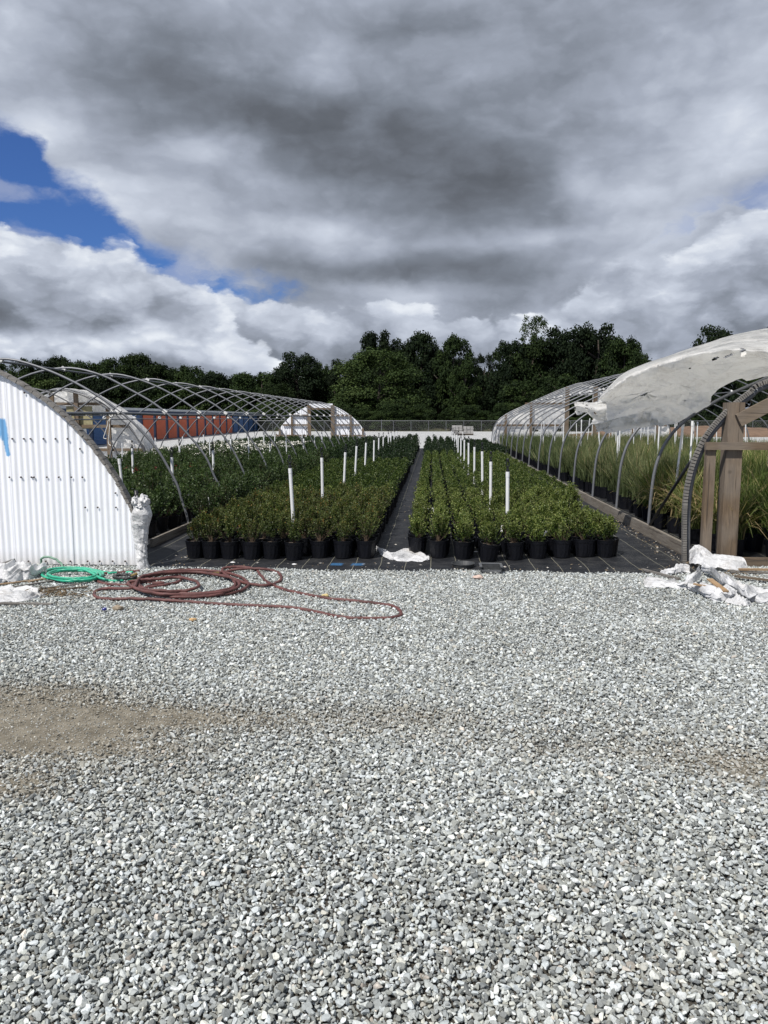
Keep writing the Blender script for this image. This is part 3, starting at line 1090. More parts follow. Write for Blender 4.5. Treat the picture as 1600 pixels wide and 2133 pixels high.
HALF_L = [(0, 0), (.03, .25), (.10, .52), (.22, .82), (.40, 1.12), (.66, 1.43), (1.0, 1.73), (1.45, 2.03), (2.0, 2.29), (2.65, 2.43)]
HALF_R = [(0, 0), (.02, .45), (.05, .82), (.11, 1.08), (.20, 1.28), (.34, 1.47), (.57, 1.66), (.92, 1.87), (1.33, 2.06), (2.2, 2.46), (3.2, 2.90), (4.0, 3.20), (4.45, 3.30)]
LX, LHW = -6.12, 2.65
RX, RHW = 7.45, 4.45


def hoop(house, prof, Y, r=0.019, mat='pipe', clampz=(), lean=0.0, clampx=None):
    b = MB()
    b.tube([(x, Y + lean * z, z) for x, z in prof], r, 7)
    h = b.build('hoop', M[mat], house, smooth=True)
    for (x, z) in clampz:
        c = MB()
        c.box((x, Y, z), (0.075, 0.045, 0.05), ry=0.6)
        c.tube([(x, Y - .03, z - .03), (x, Y + .05, z - .01)], 0.021, 6)
        co = c.build('clamp', M['clamp'], None)
        o0 = Vector(house['_loc']) * U
        for v in co.data.vertices:
            v.co -= o0
        co.parent = h
    return h


def at_height(prof, z, side):
    """x where the arch passes height z, side +1 right / -1 left"""
    best = None
    for (x0, z0), (x1, z1) in zip(prof, prof[1:]):
        if (z0 - z) * (z1 - z) <= 0 and z0 != z1:
            x = x0 + (x1 - x0) * (z - z0) / (z1 - z0)
            if best is None or x * side > best * side:
                best = x
    return best


def child_fix(o, house):
    """mesh was built in world units; move it under a sub-part whose house sits at _loc"""
    o0 = Vector(house['_loc']) * U
    for v in o.data.vertices:
        v.co -= o0


def corrugated(xs_range, prof_fn, Y, pitch, amp, mat, house, name='end_wall', zlow=0.0, skip=None, screws=(), facing=-1):
    x0, x1 = xs_range
    n = int((x1 - x0) / pitch * 8)
    b = MB()
    cols = []
    for i in range(n + 1):
        x = x0 + (x1 - x0) * i / n
        top = prof_fn(x)
        y = Y + amp * math.sin(2 * math.pi * (x - x0) / pitch) + 0.006 * mnoise.noise(Vector((x * 1.2, 0.5, 0)))
        # sheets lap every ten ridges
        y += 0.007 * (int((x - x0) / (pitch * 10)) % 2)
        ncol = 4
        zz = [zlow + (top - zlow) * k / (ncol - 1) for k in range(ncol)]
        cols.append([(x, y + 0.006 * mnoise.noise(Vector((x * 2, z * 2, 3))), z) for z in zz])
    for i in range(n):
        a, c = cols[i], cols[i + 1]
        xm = (a[0][0] + c[0][0]) / 2
        for k in range(3):
            zc = (a[k][2] + a[k + 1][2]) / 2
            if skip and skip(xm, zc):
                continue
            b.add([a[k], c[k], c[k + 1], a[k + 1]], [(0, 1, 2, 3)])
    for (sx, sz) in screws:
        b.lathe([(0.0, -.012), (.010, -.01), (.010, .0), (0, .004)], 6, (0, 0, 0), 1)
        m0 = len(b.v) - 24
        for q in range(m0, len(b.v)):
            vx, vy, vz = b.v[q]
            b.v[q] = (sx + vx, Y + facing * (amp + .004) + vz, sz + vy)
    return b.build(name, [M[mat], M['screw']], house, smooth=True)


def left_house():
    h = thing('greenhouse_frame', 'low bare hoop greenhouse left of the path, its front closed by a white corrugated wall', 'greenhouse', HOUSE_L_LOC)
    prof = arc(HALF_L, LX, LHW)
    zp = 1.70
    xr, xl = at_height(prof, zp, 1), at_height(prof, 1.60, -1)
    Y = 10.72
    ys = []
    while Y < 42.2:
        ys.append(Y)
        Y += 1.90
    for i, Y in enumerate(ys):
        pr = [(x + random.uniform(-.02, .02) * (z > .3), z + random.uniform(-.008, .008) * (z > .3)) for x, z in prof]
        pr = [(p.x, p.y) for p in catmull([(a, b_, 0) for a, b_ in pr[::4] + [pr[-1]]], 4)]
        hoop(h, pr, Y, 0.0182, 'pipe', [(xr, zp), (xl, 1.60), (LX, 2.41)], lean=random.uniform(-.01, .01))
    # purlins
    for (x, z, r) in ((xr - .02, zp - .045, .021), (xl + .02, 1.56, .015), (LX, 2.385, .017)):
        b = MB()
        pts = [(x + .01 * math.sin(y), y, z + .008 * math.sin(y * 1.3)) for y in np.linspace(8.1, 42.2, 40)]
        b.tube(pts, r, 7)
        b.build('purlin', M['pipe'], h, smooth=True)
    # base boards
    for x, y0 in ((LX + LHW + .02, 9.15), (LX - LHW - .02, 8.2)):
        b = MB()
        y = y0
        while y < 42:
            L = 3.05
            b.box((x + random.uniform(-.012, .012), y + L / 2, 0.065 + random.uniform(-.008, .008)), (0.034, L - .01, 0.10), rz=random.uniform(-.006, .006))
            y += L
        b.build('base_board', M['wood_y'], h)
    # front wall of corrugated sheet, on a rib of its own
    F = [(-3.14, 0), (-3.155, .25), (-3.20, .54), (-3.32, .82), (-3.49, 1.10), (-3.72, 1.40), (-4.02, 1.70), (-4.50, 2.02), (-5.10, 2.27), (-5.85, 2.40)]
    Fc = [(p.x, p.y) for p in catmull([(a, b_, 0) for a, b_ in F], 6)]
    full = Fc + [(-11.7 - x, z) for x, z in reversed(Fc[:-1])]

    def top(x):
        for (xa, za), (xb, zb) in zip(full, full[1:]):
            if xb <= x <= xa:
                return max(0.012, za + (zb - za) * (x - xa) / (xb - xa + 1e-9) - 0.02)
        return 0.012
    sc = []
    for (py, pxs) in ((914, (26, 50, 64, 91, 116, 141)), (994, (20, 44, 66, 71, 98, 123, 149, 172)), (935, (167,)), (818, (51,)), (1057, (178, 204, 242)), (1027, (241,)), (1169, (147, 183, 208, 235, 261, 96, 60))):
        for px in pxs:
            p = at(px, py, 8.03)
            sc.append((p.x, p.z))
    for z_ in (1.16, .86, .12):
        for k in range(24):
            sc.append((-8.2 + .133 * k + random.uniform(-.01, .01), z_ + random.uniform(-.01, .01)))
    w = corrugated((-8.54, -3.16), top, 8.04, 0.0665, 0.0048, 'corr_painted', h, 'end_wall', 0.008, None, sc)
    b = MB()
    b.tube([(x, 8.12, z) for x, z in full], 0.021, 7)
    b.build('end_rib', M['pipe'], h, smooth=True)
    # weathered lath edging nailed round the arch in short lengths
    b = MB()
    L = [Vector((x, 0, z)) for x, z in full]
    for i in range(0, len(L) - 2, 1):
        a, c = L[i], L[i + 1]
        n = max(1, int((c - a).length / 0.085))
        for k in range(n):
            p = a.lerp(c, k / n)
            q = a.lerp(c, (k + .93) / n)
            j = random.uniform(-.004, .004)
            tdir = (q - p).normalized()
            nrm = Vector((-tdir.z, 0, tdir.x))
            if nrm.z < 0:
                nrm = -nrm
            o_ = nrm * (.012 + j)
            b.beam((p.x + o_.x, 8.045 + j, p.z + o_.z), (q.x + o_.x, 8.045 + j, q.z + o_.z), 0.10, 0.034, upv=nrm)
    b.build('edging_lath', M['lath'], h)

    # far end wall, seen from inside: posts and rails in front of white corrugated sheet, open doorway
    Yf = 42.4

    def topf(x):
        return max(0.02, (at_z(prof, x)) - .02)
    e = corrugated((LX - LHW + .02, LX + LHW - .02), topf, Yf + .09, 0.12, 0.012, 'corr', h, 'end_wall', 0.01,
                   lambda x, z: -6.74 < x < -5.5 and z < 2.4)
    b = MB()
    b.box(((-6.74 - 5.5) / 2, Yf + .08, 2.25), (1.3, .03, .24))
    b.build('door_header_sheet', M['corr'], h)
    for x, wd in ((-6.77, .2), (-5.46, .2), (-7.74, .10), (-4.46, .10), (-8.42, .10), (-3.80, .10), (-8.6, .07)):
        b = MB()
        b.box((x, Yf - .02 - .001 * x, max(.2, at_z(prof, x)) / 2), (wd, .09, max(.2, at_z(prof, x))))
        b.build('end_post', M['wood'], h)
    for z in (0.62, 1.20, 1.73):
        for xa, xb in ((at_x(prof, z, -1) + .05, -6.88), (-5.35, at_x(prof, z, 1) - .05)):
            b = MB()
            b.box(((xa + xb) / 2, Yf + .01, z), (xb - xa, .05, .09))
            b.build('end_rail', M['wood_x'], h)
    b = MB()
    b.box(((-6.77 - 5.46) / 2, Yf + .012, 2.09), (1.09, .05, .10))
    b.build('end_rail', M['wood_x'], h)
    return h


def at_z(prof, x):
    for (xa, za), (xb, zb) in zip(prof, prof[1:]):
        if min(xa, xb) <= x <= max(xa, xb) and xa != xb:
            return za + (zb - za) * (x - xa) / (xb - xa)
    return 0.02


def at_x(prof, z, side):
    return at_height(prof, z, side)


left_house()


def second_left_house():
    cx = -11.25
    h = thing('greenhouse_frame', 'farther left hoop greenhouse with torn white film on a wooden end frame', 'greenhouse', (cx, 9, 0))
    prof = arc(HALF_L, cx, LHW)
    xr, xl = at_height(prof, 1.7, 1), at_height(prof, 1.6, -1)
    Y = 9.2
    while Y < 23:
        hoop(h, prof, Y, 0.0195, 'pipe_dark', [(xr, 1.7)])
        Y += 1.95
    for (x, z) in ((xr - .02, 1.66), (cx, 2.40)):
        b = MB()
        b.tube([(x, 9.2, z), (x, 23, z)], .016, 6)
        b.build('purlin', M['pipe_dark'], h, smooth=True)
    Ye = 23.0
    hoop(h, [(x, z * 1.02) for x, z in prof], Ye, 0.03, 'pipe')
    for x in (-12.9, -11.62, -10.86, -9.87, -8.80):
        z = max(.3, at_z(prof, x))
        b = MB()
        b.box((x, Ye + .08, z / 2), (.13 if x < -9 else .10, .07, z - .04))
        b.build('end_post', M['wood'], h)
    for z in (2.02, 1.34, 0.62):
        b = MB()
        b.box(((at_x(prof, z, -1) + at_x(prof, z, 1)) / 2, Ye + .14, z), (at_x(prof, z, 1) - at_x(prof, z, -1) - .1, .04, .09))
        b.build('end_rail', M['wood_x'], h)
    b = MB()
    p0, p1 = at(140, 893, Ye + .17), at(191, 846, Ye + .17)
    b.box(((p0.x + p1.x) / 2, Ye + .19, (p0.z + p1.z) / 2), (p1.x - p0.x, .03, p1.z - p0.z))
    b.box(((p0.x + p1.x) / 2, Ye + .168, p0.z + .03), (p1.x - p0.x, .02, .05))
    b.build('door_panel', M['tan'], h)
    # film stretched behind the frame, slack and folded
    b = MB()

    def fn(s, t_):
        x = cx - LHW + .04 + (2 * LHW - .08) * s
        top = at_z(prof, x) + .03
        z = 0.05 + (top - .05) * t_
        f = abs(math.sin(9 * s + 5 * t_ * (1 + s) + 2 * mnoise.noise(Vector((s * 4, t_ * 4, 0)))))
        y = Ye + .30 + .07 * f + .12 * mnoise.noise(Vector((s * 7, t_ * 6, 2))) * (1 - t_)
        return (x, y, z)

    def keep(s, t_):
        x = cx - LHW + 2 * LHW * s
        top = at_z(prof, x)
        z = top * t_
        if -10.95 < x < -9.95 and 1.95 > z > .55:
            return mnoise.noise(Vector((x * 3, z * 3, 0))) > .25 or z > 1.88
        if x < -10.9 and z < 1.95:
            return False
        return True
    b.grid(90, 50, fn, keep=keep)
    b.build('end_film', M['film'], h, smooth=True)
    # film still lying over the last bay at the right shoulder
    b = MB()
    ps = [p for p in prof if p[0] > cx - .2]

    def fn2(s, t_):
        i = s * (len(ps) - 1)
        k = min(int(i), len(ps) - 2)
        x = ps[k][0] + (ps[k + 1][0] - ps[k][0]) * (i - k)
        z = ps[k][1] + (ps[k + 1][1] - ps[k][1]) * (i - k)
        n = mnoise.noise(Vector((s * 6, t_ * 3, 4)))
        return (x + .03 + .05 * n, Ye - .15 + 1.1 * t_, z + .04 + .05 * n)
    b.grid(40, 16, fn2, keep=lambda s, t_: s > .12 or t_ > .5)
    b.build('roof_film', M['film'], h, smooth=True)
    return h


second_left_house()


def front_curve():
    m = [(1433, 1176), (1433, 1120), (1434, 1060), (1438, 1020), (1447, 980), (1461, 942), (1482, 905), (1520, 862), (1563, 827), (1604, 803)]
    pts = [at(px, py, 8.62) for px, py in m]
    pts = [(p.x, max(0, p.z), 0) for p in pts] + [(4.7, 2.27, 0), (5.6, 2.66, 0)]
    return [(p.x, p.y) for p in catmull(pts, 6)]


def right_house():
    h = thing('greenhouse_frame', 'wide peaked hoop greenhouse right of the path with torn film and a timber front frame', 'greenhouse', (RX, 8.5, 0))
    prof = arc(HALF_R, RX, RHW, 4)
    ys = [8.62, 10.72] + [12.58 + 1.9 * k for k in range(15)]
    zc = 2.46
    xr, xl = at_height(prof, zc, 1), at_height(prof, zc, -1)
    FRONT = front_curve()
    for i, Y in enumerate(ys):
        dx = -0.13 if i == 0 else random.uniform(-.02, .02)
        pr = [(x + (dx if x < RX else 0), z) for x, z in prof]
        if i == 0:
            pr = FRONT + [(x, z) for x, z in prof[::-1] if x > 5.6]
        hoop(h, pr, Y, 0.027 if i == 0 else 0.0225, 'pipe', [(xl, zc), (RX, 3.28), (xr, zc)] if i else [])
    for (x, z) in ((xl, zc - .045), (xr, zc - .045), (RX, 3.25)):
        b = MB()
        b.tube([(x, 8.6, z), (x, 24, z + .01), (x, 39.2, z)], .018, 6)
        b.build('purlin', M['pipe'], h, smooth=True)
    # dark ribbed strip along the outside of the front hoop
    b = MB()
    fr = [Vector((x, 0, z)) for x, z in FRONT]
    for a, c in zip(fr, fr[1:]):
        n = max(1, int((c - a).length / 0.020))
        tdir = (c - a).normalized()
        nrm = Vector((-tdir.z, 0, tdir.x))
        if nrm.x > 0:
            nrm = -nrm
        for k in range(n):
            p = a.lerp(c, k / n) + nrm * .060
            q = a.lerp(c, (k + .78) / n) + nrm * .060
            b.beam((p.x, 8.56, p.z), (q.x, 8.56, q.z), 0.05, 0.044, upv=nrm)
        p = a + nrm * .058
        q = c + nrm * .058
        b.beam((p.x, 8.575, p.z), (q.x, 8.575, q.z), 0.04, 0.034, upv=nrm)
    b.build('ribbed_strip', M['strip'], h)
    # leaning dark brace pipe
    b = MB()
    a, c = at(1352, 1096, 10.5), at(1438, 962, 8.75)
    b.tube([a, c], .018, 8)
    b.build('brace', M['black_plastic'], h, smooth=True)
    # base boards
    for x, y0 in ((RX - RHW - .07, 8.45), (RX + RHW + .05, 8.7)):
        b = MB()
        y = y0
        while y < 39:
            L = 3.1
            b.box((x + random.uniform(-.012, .012), y + L / 2, 0.085 + random.uniform(-.008, .008)), (0.045, L - .012, 0.15), rz=random.uniform(-.006, .006))
            y += L
        b.build('base_board', M['wood_y'], h)
    # front timber frame
    Yf = 8.47
    p = [at(px, 1000, Yf).x for px in (1471, 1490, 1512, 1546)]
    z1, z0 = at(1500, 921, Yf).z, at(1500, 937, Yf).z
    b = MB()
    b.box(((p[0] + p[1]) / 2, Yf + .055, z0 / 2), (p[1] - p[0], .08, z0))
    b.build('stud', M['wood'], h)
    b = MB()
    xm = (p[2] + p[3]) / 2
    topz = at(1520, 838, Yf).z
    b.box((xm, Yf + .115, topz / 2), (p[3] - p[2], .165, topz))
    b.build('post', M['wood'], h)
    b = MB()
    b.box((p[0] - .025 + 1.35, Yf + .003, (z0 + z1) / 2), (2.7, .055, z1 - z0))
    b.build('rail', M['wood_x'], h)
    b = MB()
    a, c = at(1538, 876, Yf), at(1640, 822, Yf)
    b.beam((a.x, Yf, a.z), (c.x + .3, Yf, c.z + .15), .045, .14)
    b.build('rafter', M['wood_x'], h)
    b = MB()
    a = at(1548, 1166, 8.4)
    b.box((a.x + 1.6, 8.42, .045), (3.3, .05, .11), rz=.01)
    b.build('sill', M['wood_x'], h)
    for x in (5.3, 6.6, 8.3, 9.6):
        b = MB()
        b.box((x, Yf + .14, at_z(prof, x) / 2), (.14, .1, at_z(prof, x) - .05))
        b.build('stud', M['wood'], h)
    # far end: white film with an open middle on timber posts
    Ye = 39.15
    for x, w in ((4.95, .12), (6.72, .2), (8.10, .2), (10.0, .12), (11.2, .12), (3.7, .12)):
        b = MB()
        b.box((x, Ye, at_z(prof, x) / 2), (w, .1, at_z(prof, x)))
        b.build('end_post', M['wood'], h)
    for z in (1.22, 2.3):
        for x in ((4.95, 9.95) if z < 2 else (5.65, 9.2)):
            b = MB()
            b.box((x, Ye + .07, z), (3.4 if z < 2 else 2.0, .05, .1))
            b.build('end_rail', M['wood_x'], h)
    b = MB()

    def fn(s, t_):
        x = RX - RHW + .1 + (2 * RHW - .2) * s
        top = at_z(prof, x) + .04
        z = .02 + (top - .02) * t_
        y = Ye + .13 + .10 * abs(mnoise.noise(Vector((s * 9, t_ * 4, 2)))) + .15 * mnoise.noise(Vector((s * 14 + t_ * 3, 1, 8))) * (1 - t_)
        return (x, y, z)

    def keep(s, t_):
        x = RX - RHW + 2 * RHW * s
        z = at_z(prof, x) * t_
        if 6.75 < x < 8.05 and z < 2.7:
            return False
        if 8.05 <= x < 9.0 and z < 2.2:
            return False
        if 5.0 < x < 6.75 and z < 0.95 + .25 * math.sin(x * 3):
            return False
        if x > 10.3 and z > 1.15:
            return False
        return True
    b.grid(90, 50, fn, keep=keep)
    b.build('end_film', M['film'], h, smooth=True)
    return h


RIGHT = right_house()


# ------------------------------------------------------------------ the big torn sheet over the right house
def bicubic(P, s, t_):
    """Catmull-Rom over a grid of control points"""
    nv, nu = len(P), len(P[0])

    def cr(p0, p1, p2, p3, u):
        return 0.5 * ((2 * p1) + (p2 - p0) * u + (2 * p0 - 5 * p1 + 4 * p2 - p3) * u * u + (3 * p1 - p0 - 3 * p2 + p3) * u ** 3)
    a = s * (nu - 1)
    i = min(int(a), nu - 2)
    u = a - i
    b_ = t_ * (nv - 1)
    j = min(int(b_), nv - 2)
    v = b_ - j
    rows = []
    for jj in (j - 1, j, j + 1, j + 2):
        r_ = P[min(max(jj, 0), nv - 1)]
        rows.append(cr(r_[max(i - 1, 0)], r_[i], r_[i + 1], r_[min(i + 2, nu - 1)], u))
    return cr(*rows, v)


def folds(x, y, seed, k=5, f0=1.0):
    """flat facets meeting in sharp creases that run in a few directions"""
    r_ = random.Random(seed)
    s = 0
    for i in range(k):
        an = r_.uniform(0, math.pi)
        fr = f0 * r_.uniform(.8, 2.2) / math.pi
        w = mnoise.noise(Vector((x * f0 * .30 + i * 7, y * f0 * .30, seed))) * .9
        u = (x * math.cos(an) + y * math.sin(an)) * fr + w + r_.uniform(0, 6)
        u -= math.floor(u)
        c = .5 + .28 * math.sin(i * 2.1)
        s += ((u / c if u < c else (1 - u) / (1 - c)) - .5) / (i + 1.4)
    return s


def big_sheet():
    o = thing('torn_plastic_sheet', 'large torn white plastic sheet billowing off the roof of the right greenhouse', 'plastic sheet', tuple(at(1500, 780, 10)))
    rows = [
        # sunlit crest from behind, then over the lip and down the shaded, overhanging face
        [(1254, 822, 11.3), (1292, 783, 11.6), (1340, 759, 11.8), (1385, 743, 11.9), (1450, 722, 11.9), (1530, 697, 11.7), (1620, 680, 11.6), (1760, 660, 11.4), (1960, 640, 11.2)],
        [(1250, 825, 10.9), (1290, 787, 11.0), (1341, 763, 11.0), (1388, 748, 10.9), (1450, 731, 10.7), (1530, 714, 10.3), (1620, 705, 10.1), (1760, 695, 10.0), (1960, 690, 9.9)],
        [(1249, 829, 10.45), (1291, 793, 10.25), (1343, 769, 10.1), (1390, 753, 9.85), (1455, 736, 9.5), (1535, 726, 9.2), (1620, 727, 9.1), (1760, 722, 9.0), (1960, 720, 8.9)],
        [(1248, 842, 10.5), (1290, 815, 10.35), (1345, 797, 10.2), (1395, 781, 9.95), (1460, 761, 9.6), (1540, 746, 9.32), (1620, 742, 9.2), (1760, 740, 9.1), (1960, 740, 9.0)],
        [(1243, 862, 10.85), (1290, 843, 10.8), (1345, 829, 10.7), (1398, 814, 10.4), (1462, 792, 10.02), (1535, 768, 9.65), (1620, 760, 9.5), (1760, 760, 9.3), (1960, 765, 9.2)],
        [(1236, 884, 11.2), (1288, 874, 11.2), (1345, 862, 11.1), (1402, 848, 10.8), (1462, 822, 10.38), (1520, 787, 9.95), (1615, 776, 9.8), (1760, 778, 9.6), (1960, 790, 9.4)],
        [(1236, 903, 11.4), (1290, 902, 11.4), (1348, 893, 11.3), (1405, 878, 11.0), (1468, 850, 10.6), (1508, 803, 10.2), (1610, 790, 10.0), (1760, 795, 9.8), (1960, 805, 9.6)],
    ]
    P = [[at(*c) for c in r_] for r_ in rows]
    holes = [at(1343, 821, 10.5), at(1445, 756, 10.1), at(1475, 750, 9.9), at(1507, 737, 9.7), at(1395, 774, 10.5)]
    hr = [.042, .028, .026, .034, .012]
    nu, nv = 250, 110
    b = MB()
    vs = []
    for j in range(nv):
        for i in range(nu):
            s, t_ = i / (nu - 1), j / (nv - 1)
            p = bicubic(P, s, t_)
            k = .10 + .90 * min(1, max(0, (t_ - .30) / .22)) if t_ > .30 else .10
            # radial creases gathered at the big hole, plus general crumple
            d = p - holes[0]
            an = math.atan2(d.z, d.x)
            dist = math.sqrt(d.x ** 2 + d.z ** 2)
            rad = math.exp(-dist / .45) * (abs(math.sin(an * 4.5 + 1.2)) - .6) * min(1, dist / .12) * .09
            f = folds(p.x, p.z * 1.5, 11, 6, 2.6) * .42 + folds(p.x, p.z, 23, 5, 7.0) * .10
            n = mnoise.noise(Vector((p.x * 1.3, p.z * 2.0, 5))) * .10 + mnoise.noise(Vector((p.x * 11, p.z * 11, 9))) * .006
            vs.append((p.x + (rad + f) * .1 * k, p.y + (rad - f + n) * k, p.z + (f * .3 - rad * .2) * k))
    fs = []
    for j in range(nv - 1):
        for i in range(nu - 1):
            s, t_ = i / (nu - 1), j / (nv - 1)
            q = Vector(vs[j * nu + i])
            # ragged free edges
            e = .006 + .013 * abs(mnoise.noise(Vector((t_ * 14, 2, 0)))) + .006 * abs(mnoise.noise(Vector((t_ * 50, 5, 0))))
            if s < e:
                continue
            if t_ > 1 - (.004 + .02 * abs(mnoise.noise(Vector((s * 24, 8, 0))))):
                continue
            hole = False
            for hc, r0 in zip(holes, hr):
                dx, dz = (q.x - hc.x), (q.z - hc.z) * 1.8 - dx_tilt(q.x - hc.x)
                if dx * dx + dz * dz < (r0 * (1 + .5 * mnoise.noise(Vector((q.x * 40, q.z * 40, 0))))) ** 2:
                    hole = True
            if hole:
                continue
            a = j * nu + i
            fs.append((a, a + 1, a + nu + 1, a + nu))
    b.add(vs, fs)
    b.build('sheet', M['film'], o, smooth=True)
    # the shredded tongue at the free end
    b = MB()
    Q = [[at(*c) for c in r_] for r_ in [
        [(1192, 838, 10.9), (1206, 836, 10.85), (1222, 838, 10.8), (1240, 838, 10.7), (1262, 836, 10.6)],
        [(1195, 846, 10.75), (1207, 846, 10.7), (1222, 848, 10.6), (1240, 852, 10.45), (1262, 850, 10.4)],
        [(1196, 856, 10.8), (1207, 857, 10.75), (1222, 858, 10.7), (1242, 866, 10.5), (1262, 868, 10.45)],
        [(1200, 864, 10.9), (1208, 864, 10.9), (1218, 860, 10.85), (1246, 876, 10.65), (1264, 880, 10.5)]]]
    n1, n2 = 60, 40
    vs = []
    for j in range(n2):
        for i in range(n1):
            p = bicubic(Q, i / (n1 - 1), j / (n2 - 1))
            f = folds(p.x, p.z, 31, 5, 12) * .035
            vs.append((p.x, p.y - f - .05, p.z + f * .3 + .012 * mnoise.noise(Vector((p.x * 25, p.z * 25, 0)))))
    fs = [(j * n1 + i, j * n1 + i + 1, (j + 1) * n1 + i + 1, (j + 1) * n1 + i) for j in range(n2 - 1) for i in range(n1 - 1)
          if not (mnoise.noise(Vector((i * .21, j * .21, 4))) > .30 + .3 * (i / n1)) and i > 3 * abs(mnoise.noise(Vector((j * .4, 1, 1))))]
    b.add(vs, fs)
    b.build('torn_end', M['film'], o, smooth=True)
    return o


def dx_tilt(dx):
    return dx * .5


big_sheet()


# ------------------------------------------------------------------ plants
def unit(v):
    return v / (np.linalg.norm(v, axis=-1, keepdims=True) + 1e-9)


def leaves(P, A, L, W, r_, tone, roll=None):
    """rhombic leaves: base points P, axes A, lengths L, widths W -> verts, quads, tones"""
    n = len(P)
    A = unit(A)
    rv = unit(r_.normal(size=(n, 3)))
    S = unit(np.cross(A, rv))
    L = np.broadcast_to(L, (n,))[:, None]
    W = np.broadcast_to(W, (n,))[:, None]
    v = np.stack([P, P + A * L * .45 + S * W * .5, P + A * L, P + A * L * .45 - S * W * .5], 1).reshape(-1, 3)
    f = np.arange(4 * n).reshape(n, 4)
    return v, f, tone


def bush_mesh(seed, mat, rad=.135, hgt=.29, shoots=60, per=20, leaf=(.024, .011), tone0=.45, tips=.0, cone=0.0, name='foliage', z0=0.0, sprawl=1.25, extra=None):
    r_ = np.random.default_rng(seed)
    V, F, T, MI = [], [], [], []
    off = 0
    for i in range(shoots):
        az = r_.uniform(0, 2 * math.pi)
        pol = abs(r_.normal(0, 1)) * .48 * sprawl
        pol = min(pol, 1.35)
        k = 1 + r_.normal(0, .10)
        rr = rad * k * math.sin(pol) / max(math.sin(1.2), .1) * (1.15)
        zz = hgt * k * (math.cos(pol) ** .55) * (1 - cone * math.sin(pol) * .3)
        if cone:
            q = r_.uniform(0, 1) ** .8
            zz = hgt * (.25 + .8 * q) * (1 + r_.normal(0, .05))
            rr = rad * (1 - q) ** .7 * (1 + r_.normal(0, .12)) + .01
        end = np.array([rr * math.cos(az), rr * math.sin(az), zz])
        base = np.array([r_.normal(0, .008), r_.normal(0, .008), .0 if not cone else zz * .45])
        mid = (base + end) / 2 + np.array([end[0] * .12, end[1] * .12, -.02])
        t = r_.uniform(.42, 1.0, per)
        t[-3:] = 1
        a = ((1 - t) ** 2)[:, None] * base + (2 * t * (1 - t))[:, None] * mid + (t ** 2)[:, None] * end
        d = unit(end - mid)
        A = unit(d * 0.9 + r_.normal(0, .62, (per, 3)))
        A[:, 2] = np.abs(A[:, 2]) * .8 + .1
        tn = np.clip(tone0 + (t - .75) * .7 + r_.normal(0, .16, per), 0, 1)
        if tips and r_.uniform() < tips:
            tn = np.clip(tn + (t - .6) * 1.3, 0, 1)
        v, f, tt = leaves(a, A, leaf[0] * r_.uniform(.7, 1.25, per), leaf[1] * r_.uniform(.8, 1.2, per), r_, tn)
        V.append(v)
        F.append(f + off)
        T.append(tt)
        MI.append(np.zeros(per))
        off += len(v)
        # the twig itself, a thin blade
        w = .0022
        tp = np.array([[base[0] - w, base[1], base[2]], [base[0] + w, base[1], base[2]], [end[0] + w * .3, end[1], end[2]], [end[0] - w * .3, end[1], end[2]]])
        V.append(tp)
        F.append(np.array([[0, 1, 2, 3]]) + off)
        T.append(np.array([.3]))
        MI.append(np.ones(1))
        off += 4
    mats = [mat, M['stem']]
    if extra:
        # blossoms or red young growth sitting on the surface: (material, count, size)
        mats.append(extra[0])
        for _ in range(extra[1]):
            az = r_.uniform(0, 2 * math.pi)
            pol = min(abs(r_.normal(0, .6)), 1.2)
            c = np.array([rad * 1.05 * math.sin(pol) * math.cos(az), rad * 1.05 * math.sin(pol) * math.sin(az), hgt * math.cos(pol) ** .6 * r_.uniform(.92, 1.06)])
            n_ = 5
            A = r_.normal(0, 1, (n_, 3))
            A[:, 2] = np.abs(A[:, 2]) * .5 + .2
            v, f, tt = leaves(np.repeat(c[None], n_, 0), A, extra[2], extra[2] * .8, r_, np.full(n_, .5))
            V.append(v)
            F.append(f + off)
            T.append(tt)
            MI.append(np.full(n_, 2))
            off += len(v)
    V = np.concatenate(V)
    V[:, 2] += z0
    return npmesh(name, V, np.concatenate(F), mats, np.concatenate(MI), np.concatenate(T), link=False)


def pot_mesh(r=.112, h=.205, name='pot'):
    b = MB()
    rb = r * .80
    prof = [(0, 0), (rb * .96, 0), (rb, .006), (rb + (r - rb) * .30, h * .30), (rb + (r - rb) * .75, h * .78), (r * .975, h * .80), (r * .985, h * .86), (r * 1.0, h * .865),
            (r * 1.005, h * .945), (r * 1.04, h * .95), (r * 1.045, h), (r * .975, h), (r * .965, h * .86), (0, h * .855)]
    b.lathe(prof[:-1], 28, flute=.018, nf=(h * .05, h * .79))
    o = b.build(name, M['pot'], smooth=False)
    me = o.data
    bpy.data.objects.remove(o)
    return me


def soil_mesh(r=.108, z=.175):
    b = MB()
    vs = [(0, 0, z + .012)]
    n = 18
    for ring, rr in enumerate((.5, 1.0)):
        for k in range(n):
            a = 2 * math.pi * k / n
            vs.append((r * rr * math.cos(a), r * rr * math.sin(a), z + .008 * mnoise.noise(Vector((math.cos(a) * 3 + ring * 5, math.sin(a) * 3, 2))) + (.01 if ring == 0 else 0)))
    fs = [(0, 1 + k, 1 + (k + 1) % n) for k in range(n)] + [(1 + k, 1 + n + k, 1 + n + (k + 1) % n, 1 + (k + 1) % n) for k in range(n)]
    b.add(vs, fs)
    o = b.build('soil', M['soil'])
    me = o.data
    bpy.data.objects.remove(o)
    return me


